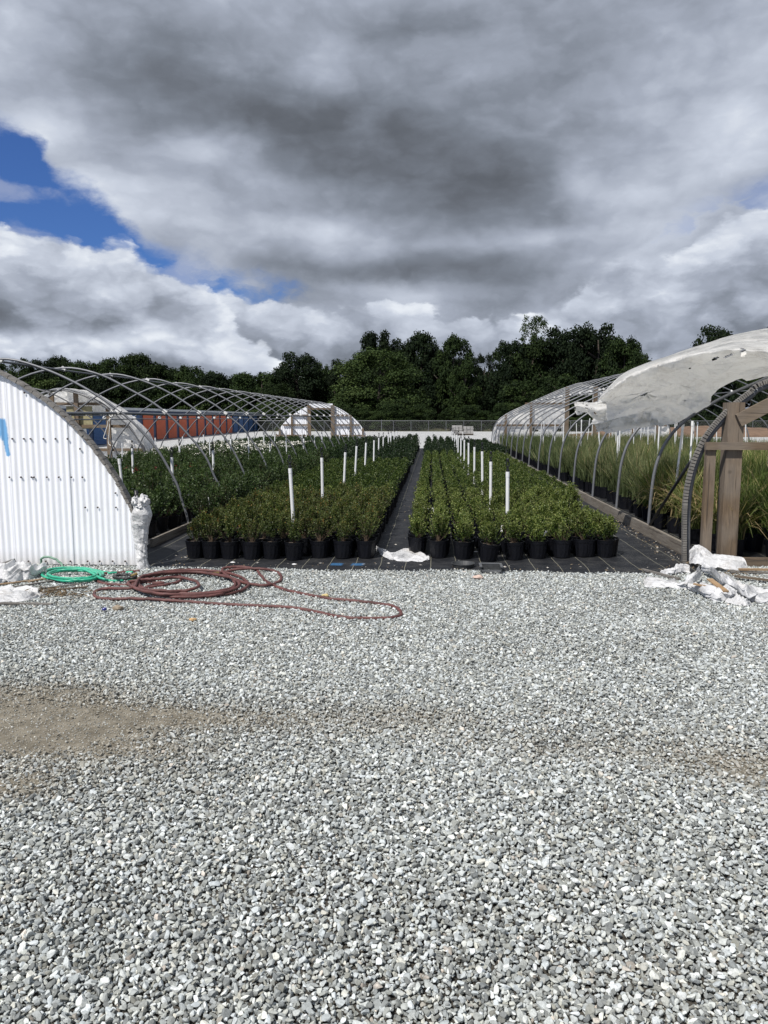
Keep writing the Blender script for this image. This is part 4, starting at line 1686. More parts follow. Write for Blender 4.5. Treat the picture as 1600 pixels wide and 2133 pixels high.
POT = pot_mesh()
SOIL = soil_mesh()
PT = .195            # foliage starts here
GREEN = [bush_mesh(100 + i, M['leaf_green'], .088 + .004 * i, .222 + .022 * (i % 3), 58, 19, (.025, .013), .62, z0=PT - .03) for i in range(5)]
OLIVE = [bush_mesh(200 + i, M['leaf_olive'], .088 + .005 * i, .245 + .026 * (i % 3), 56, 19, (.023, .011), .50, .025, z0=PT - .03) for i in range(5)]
CONE = [bush_mesh(300 + i, M['leaf_dark'], .13, .46 + .02 * i, 60, 14, (.034, .012), .45, cone=.9, z0=PT - .03) for i in range(3)]
HOUSEP = [bush_mesh(400 + i, M['leaf_house'], .175 + .006 * i, .42 + .02 * (i % 2), 62, 17, (.040, .018), .48, z0=.16, sprawl=1.35) for i in range(5)]
HOUSEW = [bush_mesh(500 + i, M['leaf_house'], .175, .42, 58, 16, (.040, .018), .48, z0=.16, sprawl=1.35, extra=(M['flower'], 26, .026)) for i in range(3)]
HOUSER = [bush_mesh(600 + i, M['leaf_house'], .175, .40, 58, 16, (.040, .018), .44, z0=.16, sprawl=1.35, extra=(M['redleaf'], 22, .030)) for i in range(2)]


def place(name, label, cat, loc, parts, group, rz=None, sc=1.0, lean=0.0):
    """an Empty at the plant's base with a copy of each part's mesh under it"""
    o = bpy.data.objects.new(name, None)
    COL.objects.link(o)
    o.empty_display_size = .1
    o.location = Vector(loc) * U
    o.rotation_euler = (random.gauss(0, lean), random.gauss(0, lean), random.uniform(0, 6.28) if rz is None else rz)
    tag(o, label, cat, group)
    for (pn, me, s) in parts:
        c = bpy.data.objects.new(pn, me)
        COL.objects.link(c)
        c.parent = o
        c.scale = (s * sc, s * sc, s * sc)
    return o


FAR_V, FAR_F, FAR_T, FAR_MI = {}, {}, {}, {}


def far_plant(key, x, y, rad, z0, z1, n, leaf, tone, r_, cone=False, mi=0):
    """adds one distant plant to a mass: a dome of n leaves over a dark pot"""
    V = FAR_V.setdefault(key, [])
    F = FAR_F.setdefault(key, [])
    T = FAR_T.setdefault(key, [])
    MI = FAR_MI.setdefault(key, [])
    az = r_.uniform(0, 2 * math.pi, n)
    if cone:
        q = r_.uniform(0, 1, n) ** .8
        rr = rad * (1 - q) ** .6 * r_.uniform(.6, 1.1, n)
        zz = z0 + (z1 - z0) * (.05 + .98 * q)
    else:
        pol = np.abs(r_.normal(0, .75, n)).clip(0, 1.5)
        rr = rad * np.sin(pol) * r_.uniform(.7, 1.15, n)
        zz = z0 + (z1 - z0) * np.cos(pol) ** .6 * r_.uniform(.75, 1.08, n)
    P = np.stack([x + rr * np.cos(az), y + rr * np.sin(az), zz], 1)
    A = np.stack([np.cos(az) * .6, np.sin(az) * .6, np.full(n, .9)], 1) + r_.normal(0, .5, (n, 3))
    v, f, tt = leaves(P, A, leaf * r_.uniform(.7, 1.3, n), leaf * .5, r_, np.clip(tone + r_.normal(0, .2, n), 0, 1))
    base = sum(len(a) for a in V)
    V.append(v)
    F.append(f + base)
    T.append(tt)
    MI.append(np.full(n, mi))
    # pot
    k = 8
    a = np.arange(k) * 2 * math.pi / k
    lo = np.stack([x + .09 * np.cos(a), y + .09 * np.sin(a), np.full(k, .01)], 1)
    hi = np.stack([x + .11 * np.cos(a), y + .11 * np.sin(a), np.full(k, .205)], 1)
    base += len(v)
    V.append(np.concatenate([lo, hi]))
    F.append(np.array([[base + i, base + (i + 1) % k, base + k + (i + 1) % k, base + k + i] for i in range(k)]))
    T.append(np.full(k, .0))
    MI.append(np.full(k, 1))


def far_build(key, mats, label, cat):
    o = npmesh(key, np.concatenate(FAR_V[key]), np.concatenate(FAR_F[key]), mats, np.concatenate(FAR_MI[key]), np.concatenate(FAR_T[key]))
    return tag(o, label, cat, kind='stuff')


def row_word(r_, last='back'):
    return ORD[r_ + 1] if r_ < 20 else str(r_ + 1)


TAGS = []


def beds():
    # right bed: (column x) first row has nine pots, farther rows reach the board
    r_ = np.random.default_rng(5)
    spots = []
    first = [868, 914, 965, 1018, 1073, 1122, 1173, 1225, 1271]
    fy = [1150, 1166, 1168, 1173, 1170, 1167, 1166, 1163, 1161]
    for c, (px, py) in enumerate(zip(first, fy)):
        p = gp(px, py)
        spots.append((0, c, p.x, p.y + .09))
    row = 1
    y = 8.55 + .30
    while y < 27.4:
        ncol = 9 if y < 12.2 else 10
        for c in range(ncol):
            x = -.15 + .270 * c + r_.normal(0, .014)
            spots.append((row, c, x, y + r_.normal(0, .018) + (.05 if row == 1 else 0)))
        y += .292
        row += 1
    spots.sort(key=lambda q: q[0])
    n_ind = 150
    for i, (row, c, x, y) in enumerate(spots):
        gone = (row, c) in ((6, 4), (13, 6), (9, 8), (4, 7), (8, 2), (17, 3), (20, 6), (23, 1), (11, 5), (27, 7))
        if gone:
            continue
        hidden = row > 2 and (row + c) % 2 == 1 and False
        if i < n_ind:
            if row == 0:
                where = ['half behind the white film scrap', 'next to the film scrap', 'behind the round tray', 'leaning forward, soil showing, behind the square tray',
                         'in front of the nearest white riser', 'right of the nearest riser', 'second from the end pair', 'left one of the end pair', 'at the open right end'][c]
                lab = 'green shrub in right bed\'s front row, ' + where
            else:
                lab = f'green shrub in black pot, right bed, {ORD[row + 1]} row back, ' + ('beside the path' if c == 0 else f'{ORD[c + 1]} plant from the path')
            sc = r_.uniform(.86, 1.14)
            if i % 17 == 5:
                TAGS.append((x + .05, y - .04, .30))
            if row == 0 and c == 3:
                o = place('potted_shrub', lab, 'shrub', (x, y, .012), [('pot', POT, 1), ('soil', SOIL, 1), ('foliage', GREEN[i % 5], sc)], 'green shrubs in black pots in the right bed', lean=.02)
                o.rotation_euler = (.13, 0, 1)
            else:
                place('potted_shrub', lab, 'shrub', (x, y, .012), [('pot', POT, 1), ('soil', SOIL, 1), ('foliage', GREEN[(i * 7) % 5], sc)], 'green shrubs in black pots in the right bed', lean=.02)
        else:
            far_plant('distant_green_shrubs', x, y, .098, .19, .43 + r_.normal(0, .03), 300 if y < 15 else (190 if y < 20 else 110), .028 if y < 15 else (.033 if y < 20 else .045), .60, r_)
    while y < 38.8:
        for c in range(10):
            x = -.15 + .30 * c + r_.normal(0, .03)
            if y > 34 and c == 0 and False:
                continue
            tall = c < 4
            far_plant('tall_dark_shrubs', x, y + r_.normal(0, .03), .15, .16, (.66 if tall else .52) + r_.normal(0, .04), 80, .060, .42, r_, cone=tall)
        y += .34
    # left bed
    spots = []
    first = [403, 437, 476, 521, 563, 610, 664, 713, 762]
    fy = [1166, 1167, 1168, 1169, 1168, 1170, 1166, 1167, 1166]
    for c, (px, py) in enumerate(zip(first, fy)):
        p = gp(px, py)
        spots.append((0, 8 - c, p.x, p.y + .09))
    row, y = 1, 8.78
    while y < 22.3:
        for c in range(9):
            x = -.745 - .241 * c + r_.normal(0, .012)
            spots.append((row, c, x, y + r_.normal(0, .018)))
        y += .272
        row += 1
    spots.sort(key=lambda q: q[0])
    for i, (row, c, x, y) in enumerate(spots):
        if (row, c) in ((4, 5), (7, 7), (11, 4), (10, 8), (16, 5)):
            continue
        if i < n_ind:
            if row == 0:
                where = ['beside the bare path', 'next but one to the path', 'third from the path', 'fourth from the path', 'fifth from the path', 'sixth from the path',
                         'seventh from the path', 'second from the left end', 'at the far left end'][c]
                lab = 'olive shrub in left bed\'s front row, ' + where
            else:
                lab = f'olive shrub in black pot, left bed, {ORD[row + 1]} row back, ' + ('beside the path' if c == 0 else f'{ORD[c + 1]} plant from the path')
            olive = (y < 11.5) or r_.uniform() < max(0, (16 - y) / 6)
            me = OLIVE[(i * 3) % 5] if olive else GREEN[(i * 3) % 5]
            place('potted_shrub', lab, 'shrub', (x, y, .012), [('pot', POT, 1), ('soil', SOIL, 1), ('foliage', me, r_.uniform(.92, 1.12))], 'olive shrubs in black pots in the left bed', lean=.02)
        else:
            far_plant('distant_green_shrubs', x, y, .092, .19, .44 + r_.normal(0, .03), 300 if y < 15 else (190 if y < 20 else 110), .028 if y < 15 else (.033 if y < 20 else .045), .48, r_)
    while y < 39.3:
        for c in range(9):
            x = -.76 - .29 * c + r_.normal(0, .03)
            far_plant('tall_dark_shrubs', x, y + r_.normal(0, .03), .16, .16, .62 + r_.normal(0, .04) + (.12 if y > 33 and c < 2 else 0), 90, .060, .45, r_, cone=True)
        y += .33
    far_build('distant_green_shrubs', [M['leaf_green'], M['pot']], 'closely set small green shrubs filling the far half of both beds', 'shrubs')
    far_build('tall_dark_shrubs', [M['leaf_dark'], M['pot']], 'taller dark feathery shrubs at the far end of both beds', 'shrubs')


beds()


def house_plants():
    r_ = np.random.default_rng(9)
    spots = []
    row = 0
    y = 8.75
    while y < 39.5:
        for c in range(13):
            x = -3.78 - .385 * c + r_.normal(0, .04)
            spots.append((y + r_.normal(0, .04), x, c, row))
        if y > 10.0:
            spots.append((y + r_.normal(0, .03), -3.12 + r_.normal(0, .03), -1, row))
        y += .40
        row += 1
    spots.sort()
    n = 0
    TAG = MB()
    TAG.box((0, 0, 0), (.03, .003, .10), rx=.3)
    tm = TAG.build('plant_tag', M['tagm'])
    tme = tm.data
    bpy.data.objects.remove(tm)
    for (y, x, c, row) in spots:
        # seen past the front wall only to the right of this line
        seen = (x / y) > -0.415
        whites = 20 < y < 31 and x < -4.6 - (31 - y) * .05 and r_.uniform() < .85
        red = 13.0 < y < 16.2 and -8.5 < x < -5.0 and r_.uniform() < .7
        if r_.uniform() < .07:
            continue
        if not seen:
            if x / y > -0.9 and y < 30:
                far_plant('distant_leafy_mounds', x, y, .18, .15, .55, 60, .08, .45, r_)
            continue
        if n < 290:
            n += 1
            me = HOUSEW[n % 3] if whites else (HOUSER[n % 2] if red else HOUSEP[(n * 7) % 5])
            look = 'leafy mound with white flowers' if whites else ('leafy mound with red young leaves' if red else 'dark leafy mound')
            o = place('potted_mound', f'{look}, left greenhouse, {ORD[row + 1]} row back, ' + ('just outside the right hoops' if c < 0 else 'beside the right hoops' if c == 0 else f'{ORD[c + 1]} from the right hoops'), 'potted plant', (x, y, .012),
                      [('pot', POT, 1.12), ('foliage', me, r_.uniform(.9, 1.12))], 'leafy mounds in the left greenhouse', lean=.04)
            o.scale = (1, 1, r_.uniform(.8, 1.12))
            if r_.uniform() < .16 and y < 15:
                t_ = bpy.data.objects.new('plant_tag', tme)
                COL.objects.link(t_)
                t_.parent = o
                t_.location = Vector((.12, -.1, .46)) * U
                t_.rotation_euler = (r_.uniform(-.8, .8), r_.uniform(-1.3, 1.3), r_.uniform(0, 6))
        else:
            far_plant('distant_leafy_mounds', x, y, .19, .15, .62 + r_.normal(0, .03), 90, .075, .5, r_)
            if whites:
                V = FAR_V['distant_leafy_mounds']
                m = 26
                az = r_.uniform(0, 6.28, m)
                pol = np.abs(r_.normal(0, .6, m)).clip(0, 1.2)
                P = np.stack([x + .2 * np.sin(pol) * np.cos(az), y + .2 * np.sin(pol) * np.sin(az), .2 + .46 * np.cos(pol) ** .5], 1)
                v, f, tt = leaves(P, r_.normal(0, 1, (m, 3)) + [0, 0, .4], .055, .045, r_, np.full(m, .5))
                base = sum(len(a) for a in V)
                V.append(v)
                FAR_F['distant_leafy_mounds'].append(f + base)
                FAR_T['distant_leafy_mounds'].append(tt)
                FAR_MI['distant_leafy_mounds'].append(np.full(m, 2))
    far_build('distant_leafy_mounds', [M['leaf_house'], M['pot'], M['flower']], 'leafy mounds with patches of white flowers filling the far part of the left greenhouse', 'plants')


house_plants()


# ---- ornamental grasses
def grass_mesh(seed, mat, n=170, hgt=.85, spread=.30, w=.0065, curl=1.0, name='blades'):
    r_ = np.random.default_rng(seed)
    V, F, T = [], [], []
    off = 0
    seg = 5
    for i in range(n):
        az = r_.uniform(0, 6.283)
        L = hgt * r_.uniform(.55, 1.15)
        out = abs(r_.normal(0, .5)) * spread * 1.6 + .03
        b0 = np.array([r_.normal(0, .03), r_.normal(0, .03), .17])
        t = np.linspace(0, 1, seg + 1)
        droop = r_.uniform(0, .55) * curl
        r_out = out * t ** 1.7
        z = L * (t - droop * t ** 3.2)
        wob = r_.normal(0, .02)
        P = np.stack([b0[0] + np.cos(az) * r_out + wob * t * np.sin(az * 3), b0[1] + np.sin(az) * r_out + wob * t, b0[2] + z], 1)
        sd = np.array([-math.sin(az + r_.normal(0, .8)), math.cos(az + r_.normal(0, .8)), 0])
        ww = (w * r_.uniform(.6, 1.3) * (1 - t) ** .6 + .0008)[:, None]
        A_, B_ = P - sd * ww, P + sd * ww
        vv = np.empty((2 * (seg + 1), 3))
        vv[0::2], vv[1::2] = A_, B_
        ff = np.array([[2 * k, 2 * k + 1, 2 * k + 3, 2 * k + 2] for k in range(seg)])
        V.append(vv)
        F.append(ff + off)
        base_t = np.clip(r_.normal(.45, .22), 0, 1)
        T.append(np.clip(base_t + np.linspace(-.12, .2, seg), 0, 1))
        off += len(vv)
    return npmesh(name, np.concatenate(V), np.concatenate(F), mat, None, np.concatenate(T), link=False)


GG = [grass_mesh(700 + i, M['blade_green'], 230, .80, .30) for i in range(3)]
GY = [grass_mesh(720 + i, M['blade_grey'], 260, .80, .20, .0055, .5) for i in range(3)]
GD = [grass_mesh(740 + i, M['blade_dry'], 230, .72, .38, .0065, 1.5) for i in range(3)]


def grasses():
    r_ = np.random.default_rng(21)
    spots = []
    row = 0
    y = 8.95
    while y < 38.5:
        k = 0
        x = 3.42
        while x < 11.4:
            spots.append((y + r_.normal(0, .05), x + r_.normal(0, .04), k, row))
            x += .42
            k += 1
        y += .46
        row += 1
    spots = [s for s in spots if s[1] / s[0] < .56]
    spots.sort()
    n = 0
    V, F, T, MI = [], [], [], []
    far = {'G': [[], [], [], 0], }
    for (y, x, k, row) in spots:
        d = mnoise.noise(Vector((x * .55, y * .32, 3)))
        if y > 11.8:
            kind = 'grey' if x < 4.9 + d * 1.2 and y > 12.5 else ('dry' if d > .22 else ('grey' if y > 19 else 'green'))
        else:
            kind = 'dry' if (d > .12 or (x < 4.2 and y > 10.6)) else 'green'
        me = {'grey': GY, 'dry': GD, 'green': GG}[kind][int(r_.integers(0, 3))]
        if n < 298:
            n += 1
            look = {'grey': 'grey-green upright grass', 'dry': 'straw arching grass', 'green': 'green arching grass'}[kind]
            o = place('potted_grass', f'{look}, right greenhouse, {ORD[row + 1]} row back, ' + ('beside the board' if k == 0 else f'{ORD[k + 1]} from the board'), 'ornamental grass', (x, y, .012),
                      [('pot', POT, 1.08), ('blades', me, r_.uniform(.9, 1.12))], 'grasses in the right greenhouse', lean=.05)
            o['kind'] = 'thing'
        else:
            m = 40 if y < 28 else 24
            az = r_.uniform(0, 6.28, m)
            rr = np.abs(r_.normal(0, .16, m))
            P = np.stack([x + .4 * rr * np.cos(az), y + .4 * rr * np.sin(az), np.full(m, .22)], 1)
            tip = np.stack([x + rr * np.cos(az) * 1.3, y + rr * np.sin(az) * 1.3, r_.uniform(.6, .98, m)], 1)
            tn = np.clip({'grey': .45, 'dry': .9, 'green': .4}[kind] + r_.normal(0, .2, m), 0, 1)
            v, f, tt = leaves(P, tip - P, np.linalg.norm(tip - P, axis=1), .022, r_, tn)
            base = sum(len(a) for a in V)
            V.append(v)
            F.append(f + base)
            T.append(tt)
            MI.append(np.zeros(m))
            kk = 6
            a = np.arange(kk) * 2 * math.pi / kk
            lo = np.stack([x + .1 * np.cos(a), y + .1 * np.sin(a), np.full(kk, .01)], 1)
            hi = np.stack([x + .12 * np.cos(a), y + .12 * np.sin(a), np.full(kk, .22)], 1)
            base += len(v)
            V.append(np.concatenate([lo, hi]))
            F.append(np.array([[base + i, base + (i + 1) % kk, base + kk + (i + 1) % kk, base + kk + i] for i in range(kk)]))
            T.append(np.zeros(kk))
            MI.append(np.ones(kk))
    o = npmesh('distant_grasses', np.concatenate(V), np.concatenate(F), [M['blade_grey'], M['pot']], np.concatenate(MI), np.concatenate(T))
    tag(o, 'mass of potted grasses filling the far part of the right greenhouse', 'grasses', kind='stuff')


grasses()


# ------------------------------------------------------------------ sprinkler risers
def riser_proto():
    b = MB()
    b.tube([(0, 0, 0), (0, 0, .955)], .0215, 12, caps=True)
    b.lathe([(.0215, .90), (.0235, .90), (.0235, .96), (.010, .962)], 12)
    pipe = b.build('riser_pipe', M['pvc'], smooth=False)
    b = MB()
    b.tube([(0, 0, .955), (0, 0, 1.03)], .011, 7)
    b.lathe([(.012, .962), (.020, .966), (.020, .992), (.012, .996)], 8)
    b.tube([(-.016, 0, 1.025), (-.018, 0, 1.06), (-.010, 0, 1.085), (0, 0, 1.09)], .0065, 5)
    b.tube([(.016, 0, 1.025), (.018, 0, 1.06), (.010, 0, 1.085), (0, 0, 1.09)], .0065, 5)
    b.lathe([(0, 1.02), (.017, 1.022), (.017, 1.032), (0, 1.034)], 8)
    b.lathe([(0, 1.080), (.016, 1.083), (.018, 1.112), (.008, 1.122), (0, 1.122)], 8)
    head = b.build('sprinkler_head', M['black_plastic'], smooth=False)
    m1, m2 = pipe.data, head.data
    bpy.data.objects.remove(pipe)
    bpy.data.objects.remove(head)
    b = MB()
    b.tube([(0, 0, 0), (0, 0, 1.0)], .016, 10)
    b.lathe([(.016, .93), (.021, .93), (.021, 1.0), (0, 1.0)], 10)
    q = b.build('thin_pipe', M['pvc'])
    m3 = q.data
    bpy.data.objects.remove(q)
    b = MB()
    b.tube([(0, 0, 0), (0, 0, .62)], .021, 10)
    b.tube([(0, 0, .60), (0, 0, 1.50)], .0155, 10)
    b.lathe([(.0155, 1.42), (.021, 1.42), (.021, 1.5), (0, 1.5)], 10)
    q = b.build('tall_pipe', M['pvc'])
    m4 = q.data
    bpy.data.objects.remove(q)
    return m1, m2, m3, m4


RP, RH, RT, RTT = riser_proto()


def risers():
    r_ = random.Random(3)

    def put(x, y, lab, parts, grp, lean=.03, tx=None, s=1.0):
        o = place('sprinkler_riser', lab, 'irrigation pipe', (x, y, .01), parts, grp, sc=1)
        o.rotation_euler = (r_.gauss(0, lean), r_.gauss(0, lean) if tx is None else tx, r_.uniform(0, .4))
        o.scale = (1, 1, s)
        return o
    for k in range(12):
        put(.915 + r_.gauss(0, .02), 9.2 + 2.45 * k, f'white sprinkler riser in the right bed, {ORD[k + 1]} from the front', [('riser_pipe', RP, 1), ('sprinkler_head', RH, 1)], 'white sprinkler risers with black heads in the beds', .015, s=r_.uniform(.97, 1.03))
    for k in range(12):
        tx = [-.045, -.01, .05, .06, .05, .03][k] if k < 6 else r_.gauss(.02, .02)
        put(-1.67 + r_.gauss(0, .02), 9.25 + 2.45 * k, f'white sprinkler riser in the left bed, {ORD[k + 1]} from the front', [('riser_pipe', RP, 1), ('sprinkler_head', RH, 1)], 'white sprinkler risers with black heads in the beds', .015, tx, s=r_.uniform(.97, 1.03))
    for ri, (x0, y0) in enumerate(((-4.1, 12.0), (-6.1, 13.1), (-8.0, 12.2))):
        rowname = ['nearest the beds', 'down the middle', 'along the far side'][ri]
        for k in range(11):
            y = y0 + 2.45 * k
            if x0 / y < -.45:
                continue
            hd = r_.random() < .55
            parts = [('riser_pipe', RP, 1), ('sprinkler_head', RH, 1)] if hd else [('riser_pipe', RT, 1)]
            put(x0 + r_.gauss(0, .08), y + r_.gauss(0, .1), f'white pipe among leafy mounds in the left greenhouse, row {rowname}, {ORD[k + 1]} back', parts, 'white pipes standing in the left greenhouse', .045, s=r_.uniform(.93, 1.05))
    p = gp(268, 1072, .35)
    put(p.x - .02, p.y, 'thin white capped pipe leaning beside the wrapped post', [('riser_pipe', RT, 1)], None, .0, -.07, s=1.07)
    for ri, (x0, y0) in enumerate(((4.35, 13.0), (6.2, 12.0), (7.9, 13.4), (9.6, 14.2))):
        rowname = ['nearest the beds', 'second from the beds', 'third from the beds', 'farthest from the beds'][ri]
        for k in range(11):
            y = y0 + 2.45 * k
            if x0 / y > .56 or y > 38:
                continue
            put(x0 + r_.gauss(0, .1), y + r_.gauss(0, .12), f'tall white pipe among grasses in the right greenhouse, row {rowname}, {ORD[k + 1]} back', [('riser_pipe', RTT, 1)], 'tall white pipes standing in the right greenhouse', .035, s=r_.uniform(.94, 1.06))
    p = at(1284, 1000, 14.6)
    put(p.x, 14.6, 'tall white pipe close behind the third hoop of the right greenhouse', [('riser_pipe', RTT, 1)], 'tall white pipes standing in the right greenhouse', 0, .0, s=.98)
    p = at(1405, 940, 11.6)
    put(p.x, 11.6, 'leaning tall white pipe between the two front hoops of the right greenhouse', [('riser_pipe', RTT, 1)], 'tall white pipes standing in the right greenhouse', 0, .075, s=1.0)


risers()


# ------------------------------------------------------------------ trees
def crown_mesh(seed, mat, n=9000, shape='round', leaf=.05, name='crown'):
    """unit crown: radius ~1, height 1 (z 0..1), built of leafy lobes with gaps between them"""
    r_ = np.random.default_rng(seed)
    lobes = []
    nl = {'round': 95, 'tall': 85, 'sparse': 60, 'cone': 60, 'low': 70}[shape]
    while len(lobes) < nl:
        a = r_.uniform(0, 6.283)
        if shape == 'cone':
            z = r_.uniform(.08, .97)
            rr = (1 - z) * .85 + .06
        elif shape == 'sparse':
            z = r_.uniform(.2, 1)
            rr = .75 * math.sqrt(max(0, 1 - ((z - .6) / .5) ** 2)) + .05
        elif shape == 'tall':
            z = r_.uniform(.05, 1)
            rr = .85 * math.sqrt(max(0, 1 - ((z - .52) / .56) ** 2)) + .05
        else:
            z = r_.uniform(.02, 1)
            rr = math.sqrt(max(0, 1 - ((z - .38) / .66) ** 2)) + .03
        q = rr * math.sqrt(r_.uniform(.25, 1)) * r_.uniform(.82, 1.08)
        s = {'round': .29, 'tall': .30, 'sparse': .22, 'cone': .25, 'low': .34}[shape] * r_.uniform(.55, 1.25)
        lobes.append((q * math.cos(a), q * math.sin(a), z * (1 - .30 * s) - .02, s, r_.normal(0, .13)))
    w = np.array([l[3] ** 2 for l in lobes])
    idx = r_.choice(len(lobes), n, p=w / w.sum())
    Lb = np.array(lobes)[idx]
    d = unit(r_.normal(size=(n, 3)))
    d[:, 2] = np.where(d[:, 2] < -.35, -d[:, 2], d[:, 2])
    d = unit(d)
    rad = Lb[:, 3] * (r_.uniform(.15, 1.0, n) ** .5) * (1 + r_.normal(0, .10, n))
    C = Lb[:, :3] + d * rad[:, None] * np.array([1, 1, .40])
    # leaf sprays: quads facing roughly outward and up
    N = unit(d + r_.normal(0, .55, (n, 3)) + np.array([0, 0, .25]))
    S1 = unit(np.cross(N, r_.normal(size=(n, 3))))
    S2 = np.cross(N, S1)
    sz = leaf * r_.uniform(.45, 1.25, n)[:, None]
    C[:, 2] = np.clip(C[:, 2], 0.0, None)
    sq = np.array([1, 1, .42])
    V = np.stack([C - S1 * sz * .5 * sq, C + S2 * sz * .38 * sq, C + S1 * sz * .5 * sq, C - S2 * sz * .38 * sq], 1).reshape(-1, 3)
    F = np.arange(4 * n).reshape(n, 4)
    tone = np.clip(.5 + Lb[:, 4] + r_.normal(0, .18, n), 0, 1)
    return npmesh(name, V / U, F, mat, None, tone, link=False)


CR = {}
for i in range(4):
    CR['round', i] = crown_mesh(900 + i, M['tree_leaf'], 20000, 'round', .075)
for i in range(3):
    CR['dark', i] = crown_mesh(910 + i, M['tree_leaf_dark'], 18000, 'round', .080)
for i in range(2):
    CR['tall', i] = crown_mesh(920 + i, M['tree_leaf'], 18000, 'tall', .085)
CR['light', 0] = crown_mesh(930, M['tree_leaf_light'], 26000, 'round', .055)
CR['light', 1] = crown_mesh(931, M['tree_leaf_light'], 16000, 'tall', .07)
CR['sparse', 0] = crown_mesh(940, M['tree_leaf_light'], 6500, 'sparse', .065)
CR['sparse', 1] = crown_mesh(941, M['tree_leaf_dark'], 8000, 'sparse', .07)
for i in range(2):
    CR['cone', i] = crown_mesh(950 + i, M['tree_leaf_dark'], 11000, 'cone', .09)
for i in range(3):
    CR['low', i] = crown_mesh(960 + i, M['tree_leaf_light'] if i == 0 else M['tree_leaf'], 14000, 'low', .085)


def trunk_mesh(seed):
    """unit trunk: height 1, with three limbs; scaled with the tree"""
    r_ = random.Random(seed)
    b = MB()
    pts = [(0, 0, 0), (.01, .005, .2), (.0, .02, .45), (.03, .0, .8), (.02, .01, 1.0)]
    b.tube(pts, [.045, .034, .027, .014, .006], 8)
    for k in range(5):
        z = .35 + .11 * k
        a = r_.uniform(0, 6.28)
        L = .36 - .04 * k
        b.tube([(.01, .01, z), (math.cos(a) * L * .5, math.sin(a) * L * .5, z + L * .35), (math.cos(a) * L, math.sin(a) * L, z + L * .8)], [.016, .010, .004], 6)
    o = b.build('trunk', M['bark'], smooth=True)
    me = o.data
    for v in me.vertices:
        v.co /= U
    bpy.data.objects.remove(o)
    return me


TR = [trunk_mesh(i) for i in range(3)]


def tree(px, top, D, wpx, kind, label, group=None, base=0.0, name='tree', seed=None):
    """a tree whose crown tops out at pixel row `top`, D units away, wpx wide"""
    r_ = random.Random(int(px * 13 + D * 7))
    p = at(px, top, D)
    H = p.z
    wd = wpx / 1600 * D
    o = bpy.data.objects.new(name, None)
    COL.objects.link(o)
    o.location = Vector((p.x, D, 0)) * U
    o.rotation_euler = (0, 0, r_.uniform(0, 6.28))
    tag(o, label, 'tree' if name == 'tree' else 'bush', group)
    keys = [k for k in CR if k[0] == kind]
    me = CR[r_.choice(keys)]
    c = bpy.data.objects.new('crown', me)
    COL.objects.link(c)
    c.parent = o
    b0 = base * H
    c.location = (0, 0, b0 * U)
    hz = (H - b0)
    c.scale = (wd / 2 * U / 1.08, wd / 2 * U / 1.08, hz * U / 1.05)
    if name == 'tree':
        t = bpy.data.objects.new('trunk', TR[r_.randrange(3)])
        COL.objects.link(t)
        t.parent = o
        s = H * .78 * U
        t.scale = (s * .9, s * .9, s)
    return o


